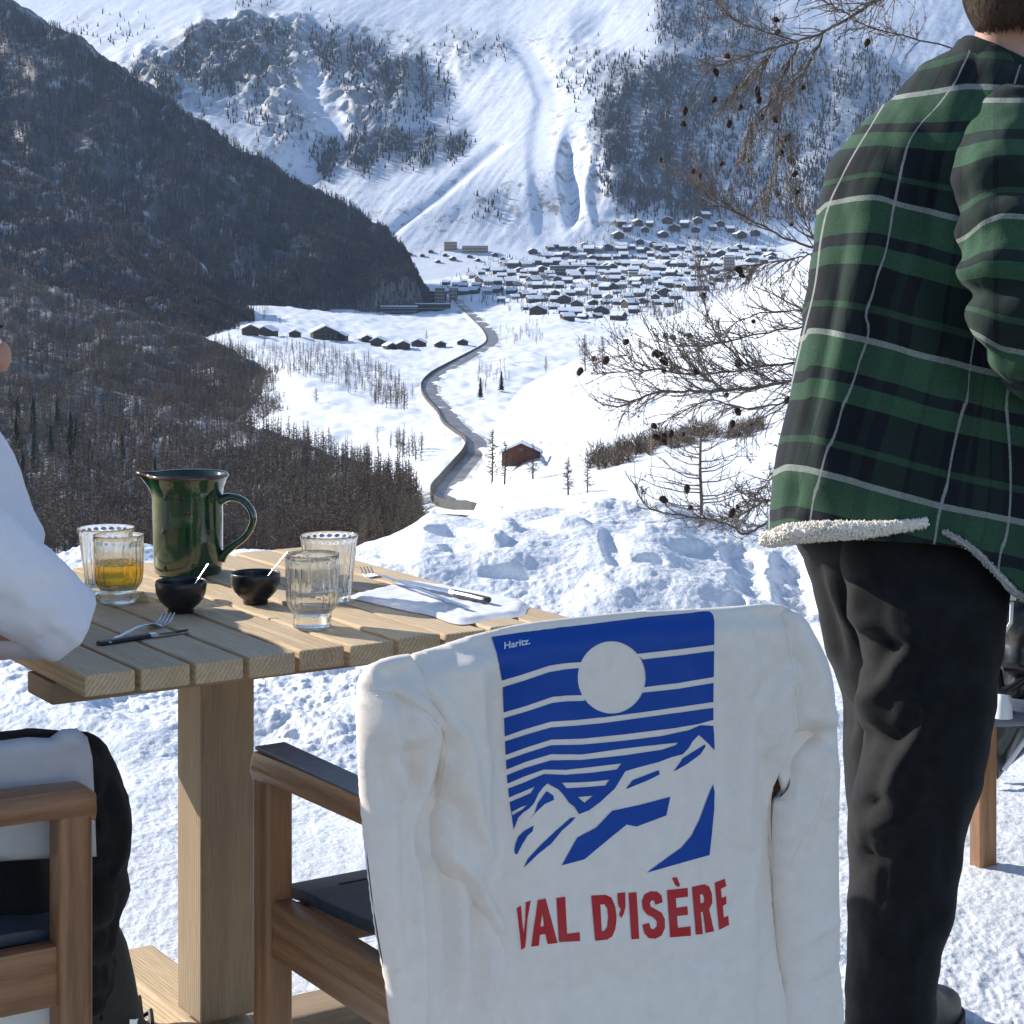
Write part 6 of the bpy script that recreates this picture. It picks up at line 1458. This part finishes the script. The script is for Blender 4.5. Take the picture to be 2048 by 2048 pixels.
# pale coat tail over the lap
M_TAIL = plain('pale_grey_coat', (.50, .49, .50), .75, .25, var=.06, vscale=30, bump=.001)
cloth_panel('coat_tail', [(-200, 1510), (-100, 1495), (0, 1486), (60, 1478), (105, 1480), (130, 1462), (160, 1460), (182, 1478), (192, 1520), (196, 1600), (200, 1718), (100, 1722), (0, 1728), (-200, 1740)],
            [([(120, 1470), (160, 1490), (190, 1500)], .006, 8), ([(60, 1485), (70, 1600), (75, 1710)], .003, 30)], M_TAIL, -.50, .02, .012, .009, sit, smooth_out=False)
sp_ = [(Vector((-.907, 2.55, .56)), .12), (Vector((-.86, 2.58, .78)), .12), (Vector((-.86, 3.0, .93)), .09), (P(-165, 815, 3.0), .052), (P(-140, 755, 3.0), (.072, .078)), (P(-130, 690, 3.0), (.082, .092)), (P(-130, 645, 3.0), (.072, .082)),
       (P(-110, 1040, 2.50), .045), (P(110, 1240, 2.62), .030), (P(-150, 1250, 2.72), .022), (P(-200, 1235, 2.74), (.04, .022)), (P(-90, 880, 3.2), .05), (P(-15, 1085, 3.3), .038), (P(-170, 1128, 3.28), .03), (P(-230, 1120, 3.28), (.04, .022)),
       (P(-150, 1600, 2.58), .07), (P(130, 1575, 2.75), .045), (P(165, 1950, 2.92), .022), (P(-100, 1580, 2.84), .07), (P(20, 1570, 2.92), .055), (P(20, 1950, 2.9), .03)]
se_ = [(0, 1), (1, 2), (2, 3), (3, 4), (4, 5), (5, 6), (2, 7), (7, 8), (8, 9), (9, 10), (2, 11), (11, 12), (12, 13), (13, 14), (0, 15), (15, 16), (16, 17), (0, 18), (18, 19), (19, 20)]
add_fingers(sp_, se_, 10, Vector((-.8, .3, .1)), Vector((.2, .9, 0))); add_fingers(sp_, se_, 14, Vector((-.8, .3, .1)), Vector((.2, .9, 0)))
skin_body('body', sp_, se_, M_SKIN, sit, 0)
hs = P(-128, 700, 3.0); hair(hs+Vector((-.01, 0, .02)), .088, .082, .105, M_HAIR, sit, 1500, 1.9, .3, 9, Vector((.84, .54, 0)))
face(hs, Vector((.84, .54, 0)), sit, 1)
# ---------------- gear on the far right chair
M_BLKN = plain('black_nylon', (.008, .008, .010), .3, .5, var=.3, vscale=25)
def lump(name, label, cat, pts, mat, amp=.012, n=36, seed=3, flat=1, grp=None):
    o = limb(name, pts, mat, None, n, 9, amp, None, None, seed, flat); o['label'] = label; o['category'] = cat; return o
jkt = thing('ski_jacket', 'black shiny ski jacket piled on the far right chair behind the standing man', 'jacket'); 
limb('body', [(2070, 1170, 30, 3.95), (2060, 1215, 66, 3.92), (2050, 1280, 82, 3.9), (2060, 1335, 66, 3.9), (2085, 1360, 40, 3.9)], M_BLKN, jkt, 40, 9, .018, None, lambda f, th: .008*math.sin(f*30+th*2), 3)
for x0, y0, x1, y1 in ((2012, 1215, 2000, 1262), (2024, 1220, 2014, 1270)):
    obj('strap', MB().tube([P(x0, y0-18, 3.83), P((x0+x1)/2+3, (y0+y1)/2, 3.82), P(x1-8, y1, 3.83)], .0035, 6).mesh('strap', plain('white_piping', (.75, .75, .75), .5), smooth=True), jkt)
obj('buckle', MB().box(P(2020, 1196, 3.83), (.022, .01, .014)).mesh('buckle', M_STEEL, bevel=.003), jkt)
limb('strap', [(1995, 1340, 9, 3.85), (2000, 1380, 12, 3.83), (2020, 1378, 9, 3.82), (2050, 1358, 7, 3.82), (2075, 1340, 6, 3.82)], M_BLKN, jkt, 14, 8, .001)
lump('sheepskin', 'grey sheepskin lying on the seat of the far right chair', 'sheepskin', [(1975, 1392, 16, 3.95), (2000, 1388, 30, 3.95), (2040, 1380, 36, 3.95), (2100, 1375, 30, 3.95)], plain('grey_sheepskin', (.30, .28, .25), .9, .15, var=.35, vscale=60, bump=.004), .008)
cu_ = MB().lathe([(.010, 0), (.0105, .004), (.017, .022), (.0185, .045), (.0175, .045), (.015, .022), (.002, .006)], 24); co_ = obj('cup', cu_.mesh('cup', plain('white_cup', (.75, .75, .74), .3, .5), smooth='auto'), loc=P(2006, 1398, 3.82)); co_.rotation_euler = (math.pi, 0, 0); co_.location = P(2006, 1388, 3.82); co_['label'] = 'small white cup upside down on the edge of the far right seat'; co_['category'] = 'cup'
lump('seat_cushion', 'flat slate blue cushion on the far right chair', 'cushion', [(1955, 1418, 14, 3.92), (1985, 1420, 26, 3.9), (2050, 1418, 30, 3.88), (2130, 1412, 28, 3.88)], plain('slate_cushion', (.09, .105, .14), .7, .3), .003, flat=2.2)
scf = thing('scarf', 'black scarf with a white stripe hanging below the far right seat', 'scarf')
cloth_panel('body', [(1950, 1440), (2060, 1430), (2110, 1430), (2100, 1470), (2020, 1540), (2002, 1562), (1992, 1520), (1962, 1552), (1956, 1560)], [([(2040, 1440), (2010, 1500), (1998, 1540)], .008, 12)], M_BLKN, -1.45, .02, .012, .01, scf, smooth_out=False)
obj('white_stripe', MB().tube([plane_hit(2075, 1445, -1.42), plane_hit(2050, 1480, -1.42), plane_hit(2008, 1540, -1.42)], .006, 6).mesh('white_stripe', plain('scarf_stripe', (.6, .6, .62), .8), smooth=True), scf)
# ---------------- the larch at the terrace edge: traced main boughs, grown twigs, cones
M_BOUGH = plain('larch_bough_bark', (.15, .115, .09), .85, .2, var=.45, vscale=90, bump=.002)
M_TWIG = plain('larch_twig_bark', (.215, .175, .145), .8, .2, var=.35, vscale=60)
M_CONE = plain('larch_cone_scales', (.045, .026, .018), .8, .2, var=.4, vscale=300, bump=.001)
lt = thing('larch_tree', 'bare larch with cones reaching in from the right behind the standing man', 'tree', (P(2010, 900, 6.3).x, 6.3, 0)); LB = lt.location.copy()
def LP(x, y, Y): return P(x, y, Y)-LB
tr = MB().tube([LP(2012, 1330, 6.3), LP(2008, 1000, 6.3), LP(2004, 500, 6.32), LP(2004, 0, 6.3), LP(2008, -500, 6.3), LP(2010, -900, 6.3)], [.105, .09, .075, .06, .04, .015], 10); obj('trunk', tr.mesh('trunk', M_BOUGH, smooth=True), lt)
cone_me = MB().lathe([(.0015, -.017), (.009, -.012), (.0135, -.004), (.0140, .003), (.0115, .010), (.0065, .015), (.001, .017)], 9, fn=lambda r, z, th: r*(1+.14*math.sin(th*5+z*700))).mesh('cone', M_CONE, smooth=True)
MAIN = [  # px path, start radius px, depth, curl(+1 twigs rise, -1 hang), twig count, twig length px
 ([(2004, -150), (1850, -60), (1715, 25), (1650, 62), (1585, 85), (1500, 110), (1420, 140), (1385, 185), (1375, 222)], 9, 6.0, 0, 34, 70),
 ([(1600, 82), (1540, 66), (1480, 45), (1440, 20), (1428, -20)], 4, 6.05, 0, 12, 60),
 ([(1595, 88), (1572, 140), (1545, 195), (1505, 240), (1490, 305), (1486, 330)], 5, 5.95, -1, 24, 60),
 ([(1650, 62), (1610, 140), (1565, 190), (1556, 290), (1545, 350), (1520, 400), (1500, 420)], 5, 6.0, -1, 26, 60),
 ([(1560, 90), (1500, 150), (1465, 180), (1440, 215)], 3.5, 5.9, -1, 16, 50),
 ([(1700, 30), (1660, 10), (1620, -10), (1560, -20)], 4, 6.1, 0, 10, 60),
 ([(2000, 120), (1760, 60), (1700, 40), (1690, 90)], 5, 6.1, 0, 12, 60),
 ([(2000, 560), (1720, 520), (1640, 500), (1580, 480), (1510, 445), (1450, 415), (1400, 412), (1362, 404)], 8, 5.9, 1, 30, 75),
 ([(1500, 440), (1440, 400), (1405, 370), (1392, 340)], 3, 5.9, 1, 8, 50), ([(1440, 412), (1390, 372), (1358, 360), (1345, 338)], 2.5, 5.95, 1, 6, 40),
 ([(1640, 498), (1600, 515), (1530, 526), (1470, 536), (1420, 560)], 4, 6.0, -1, 16, 60), ([(1640, 500), (1600, 420), (1580, 350), (1585, 300)], 3, 5.9, 1, 14, 55),
 ([(2000, 790), (1700, 765), (1610, 760), (1500, 778), (1400, 782), (1310, 786), (1240, 812), (1200, 806), (1183, 786)], 10, 5.9, .4, 60, 85),
 ([(2000, 700), (1720, 715), (1610, 722), (1500, 738), (1400, 748), (1330, 742), (1280, 728), (1240, 702), (1200, 672)], 7, 6.0, .6, 48, 80),
 ([(2000, 640), (1700, 645), (1620, 652), (1520, 668), (1420, 690), (1340, 690), (1300, 660), (1280, 620)], 6, 6.0, .8, 40, 75),
 ([(2000, 620), (1700, 625), (1560, 622), (1480, 642), (1400, 700), (1330, 706)], 5, 5.95, .6, 30, 80),
 ([(2000, 840), (1700, 812), (1590, 802), (1500, 818), (1420, 802), (1350, 832), (1290, 862), (1268, 880)], 6, 5.95, -.3, 34, 70),
 ([(2000, 860), (1700, 835), (1600, 800), (1540, 830), (1480, 862), (1440, 880)], 5, 5.9, -.6, 18, 60),
 ([(1560, 770), (1480, 720), (1420, 640), (1400, 560), (1402, 510)], 4, 5.95, 1, 14, 60), ([(1450, 785), (1380, 740), (1290, 740), (1220, 745), (1188, 738)], 4, 5.9, .5, 22, 70),
 ([(2000, 900), (1720, 930), (1620, 1000), (1540, 1042), (1490, 1068), (1462, 1050), (1400, 1036), (1330, 1026), (1292, 1010), (1262, 960), (1250, 940)], 9, 5.7, .5, 40, 55),
 ([(1600, 1010), (1540, 1000), (1480, 1030), (1440, 1040)], 6, 5.75, .3, 20, 50), ([(1640, 880), (1580, 900), (1540, 960), (1500, 1000), (1470, 1040)], 4, 5.8, 0, 16, 50)]
rg = random.Random(21); ncone = 0
for pl, r0, Yd, curl, nt, tl in MAIN:
    m = len(pl); c = catmull([(x, y, Yd+.5*(x > 1700)*(x-1700)/130) for x, y in pl], m*6); b = MB(); n = len(c)
    pts = [LP(x+rg.uniform(-2, 2), y+rg.uniform(-2, 2), Y) for x, y, Y in c]; rad = [max(.0012, r0*.5*(1-.82*(i/(n-1))**.8)*Yd/F) for i in range(n)]
    b.tube(pts, rad, 7); bo__ = obj('bough', b.mesh('bough', M_BOUGH, smooth=True), lt)
    tw = MB(); cones = []; ac = np.concatenate([[0], np.cumsum([(pts[i+1]-pts[i]).length for i in range(n-1)])]); a0 = .45 if pl[0][0] >= 2000 else .05
    def twig(p, d, L, r_, depth):
        q = [p]; cur = Vector(p); k = 6; dr = d.copy(); bend = Vector((rg.uniform(-.5, .5), rg.uniform(-.3, .3), .7*curl+rg.uniform(-.6, .6)))
        for i in range(k):
            dr = (dr+bend*.22+Vector((rg.uniform(-.3, .3), rg.uniform(-.3, .3), rg.uniform(-.3, .3)))*.35).normalized(); cur = cur+dr*L/k; q.append(cur.copy())
        tw.tube(q, [r_*(1-.7*i/k) for i in range(k+1)], 3 if r_ < .0016 else 4)
        if rg.random() < .16: cones.append(q[rg.randrange(2, k+1)])
        if depth:
            for j in range(rg.randrange(1, 3)):
                i = rg.randrange(1, k); dd = (q[i+1]-q[i]).normalized(); sd = Vector((rg.uniform(-1, 1), rg.uniform(-1, 1), rg.uniform(-1, 1))); twig(q[i], (dd+sd*.8).normalized(), L*rg.uniform(.35, .65), r_*.7, depth-1)
        for j in range(2):  # short spur shoots
            i = rg.randrange(0, k); a = q[i].lerp(q[i+1], rg.random()); s_ = Vector((rg.uniform(-1, 1), rg.uniform(-1, 1), rg.uniform(-1, 1))).normalized()*.006; tw.tube([a, a+s_], [.0013, .0011], 3)
    for j in range(int(nt*2.3)):
        i = int(np.searchsorted(ac, ac[-1]*(a0+(.97-a0)*rg.random()))); i = max(0, min(i-1, n-2)); p = pts[i].lerp(pts[i+1], rg.random()); d = (pts[i+1]-pts[i]).normalized()
        sd = Vector((rg.uniform(-.8, .8), rg.uniform(-1, 1), rg.uniform(-1, 1)+curl*.4)); L = tl*rg.uniform(.7, 2.0)*Yd/F*(1-.35*i/n); twig(p, (d*.9+sd*.8).normalized(), L, .0020*(1.15-.5*i/n), 2)
    t_ = obj('twigs', tw.mesh('twigs', M_TWIG, smooth=False), bo__); t_['kind'] = 'stuff'
    for p in cones:
        if ncone > 90: break
        if rg.random() < .07: ncone += 1; o = obj('cone', cone_me, bo__, p+Vector((0, 0, rg.uniform(-.012, .012))), (rg.uniform(-1.2, 1.2), rg.uniform(-1.2, 1.2), 0)); s_ = rg.uniform(.5, .85); o.scale = (s_*.85, s_*.85, s_*1.15)
    for x, y in ((1252, 684), (1310, 706), (1318, 710), (1325, 720), (1330, 724), (1392, 744), (1480, 725), (1308, 852), (1328, 872), (1342, 868), (1465, 848), (1575, 800)) if r0 == 10 else ((1432, 145), (1428, 200), (1370, 222), (1366, 248), (1480, 215), (1458, 248), (1515, 180), (1518, 200)) if r0 == 9 and Yd == 6.0 else ():
        o = obj('cone', cone_me, bo__, LP(x, y, Yd), (rg.uniform(-1, 1), rg.uniform(-1, 1), 0)); o.scale = (.62, .62, .85)
# sapling in the snow bank
sg = LP(0, 0, 1)
sp0 = P(1402, 1030, 7.25); st_ = thing('larch_sapling', 'thin bare larch sapling standing up out of the snow bank left of the man', 'tree', sp0)
def SP(x, y, Y=7.25): return P(x, y, Y)-sp0
obj('trunk', MB().tube([SP(1402, 1060), SP(1403, 1000), SP(1400, 940), SP(1401, 890), SP(1404, 850), SP(1403, 820)], [.007, .0065, .0055, .0045, .003, .001], 7).mesh('trunk', M_BOUGH, smooth=True), st_)
for k in range(26):
    f = k/26; y = 1020-f*180; s_ = rg.choice((-1, 1)); L = (95*(1-f)+18)*rg.uniform(.6, 1.3); b = MB(); dy = rg.uniform(.25, .7); dY = rg.uniform(-.12, .12)
    q = [SP(1402, y), SP(1402+s_*L*.35, y-L*.05*dy, 7.25+dY*.4), SP(1402+s_*L*.75, y-L*.35*dy, 7.25+dY*.8), SP(1402+s_*L, y-L*.75*dy, 7.25+dY)]
    b.tube(q, [.003, .0022, .0016, .0008], 4)
    for j in range(6):
        a = q[rg.randrange(0, 3)].lerp(q[3], rg.random()*.8); b.tube([a, a+Vector((rg.uniform(-.05, .05)+s_*.03, rg.uniform(-.04, .04), rg.uniform(.0, .06)))*rg.uniform(.5, 1.3)], [.0016, .0009], 3)
    obj('branch', b.mesh('branch', M_TWIG, smooth=False), st_)
# ---------------- air: pale haze between here and the far slopes
hz = bpy.data.materials.new('haze'); hz.use_nodes = True; hn = hz.node_tree.nodes
hn.remove(hn['Principled BSDF']); pv = hn.new('ShaderNodeVolumePrincipled')
pv.inputs['Color'].default_value = (.52, .70, 1, 1); pv.inputs['Density'].default_value = 2.4e-5; pv.inputs['Anisotropy'].default_value = .0
hz.node_tree.links.new(pv.outputs[0], hn['Material Output'].inputs['Volume'])
hm = MB().box((0, 5500, 1200), (17000, 13000, 3800)).mesh('haze', hz)
obj('haze', hm, kind='stuff', label='thin pale haze in the air between the terrace and the far mountain', category='haze')
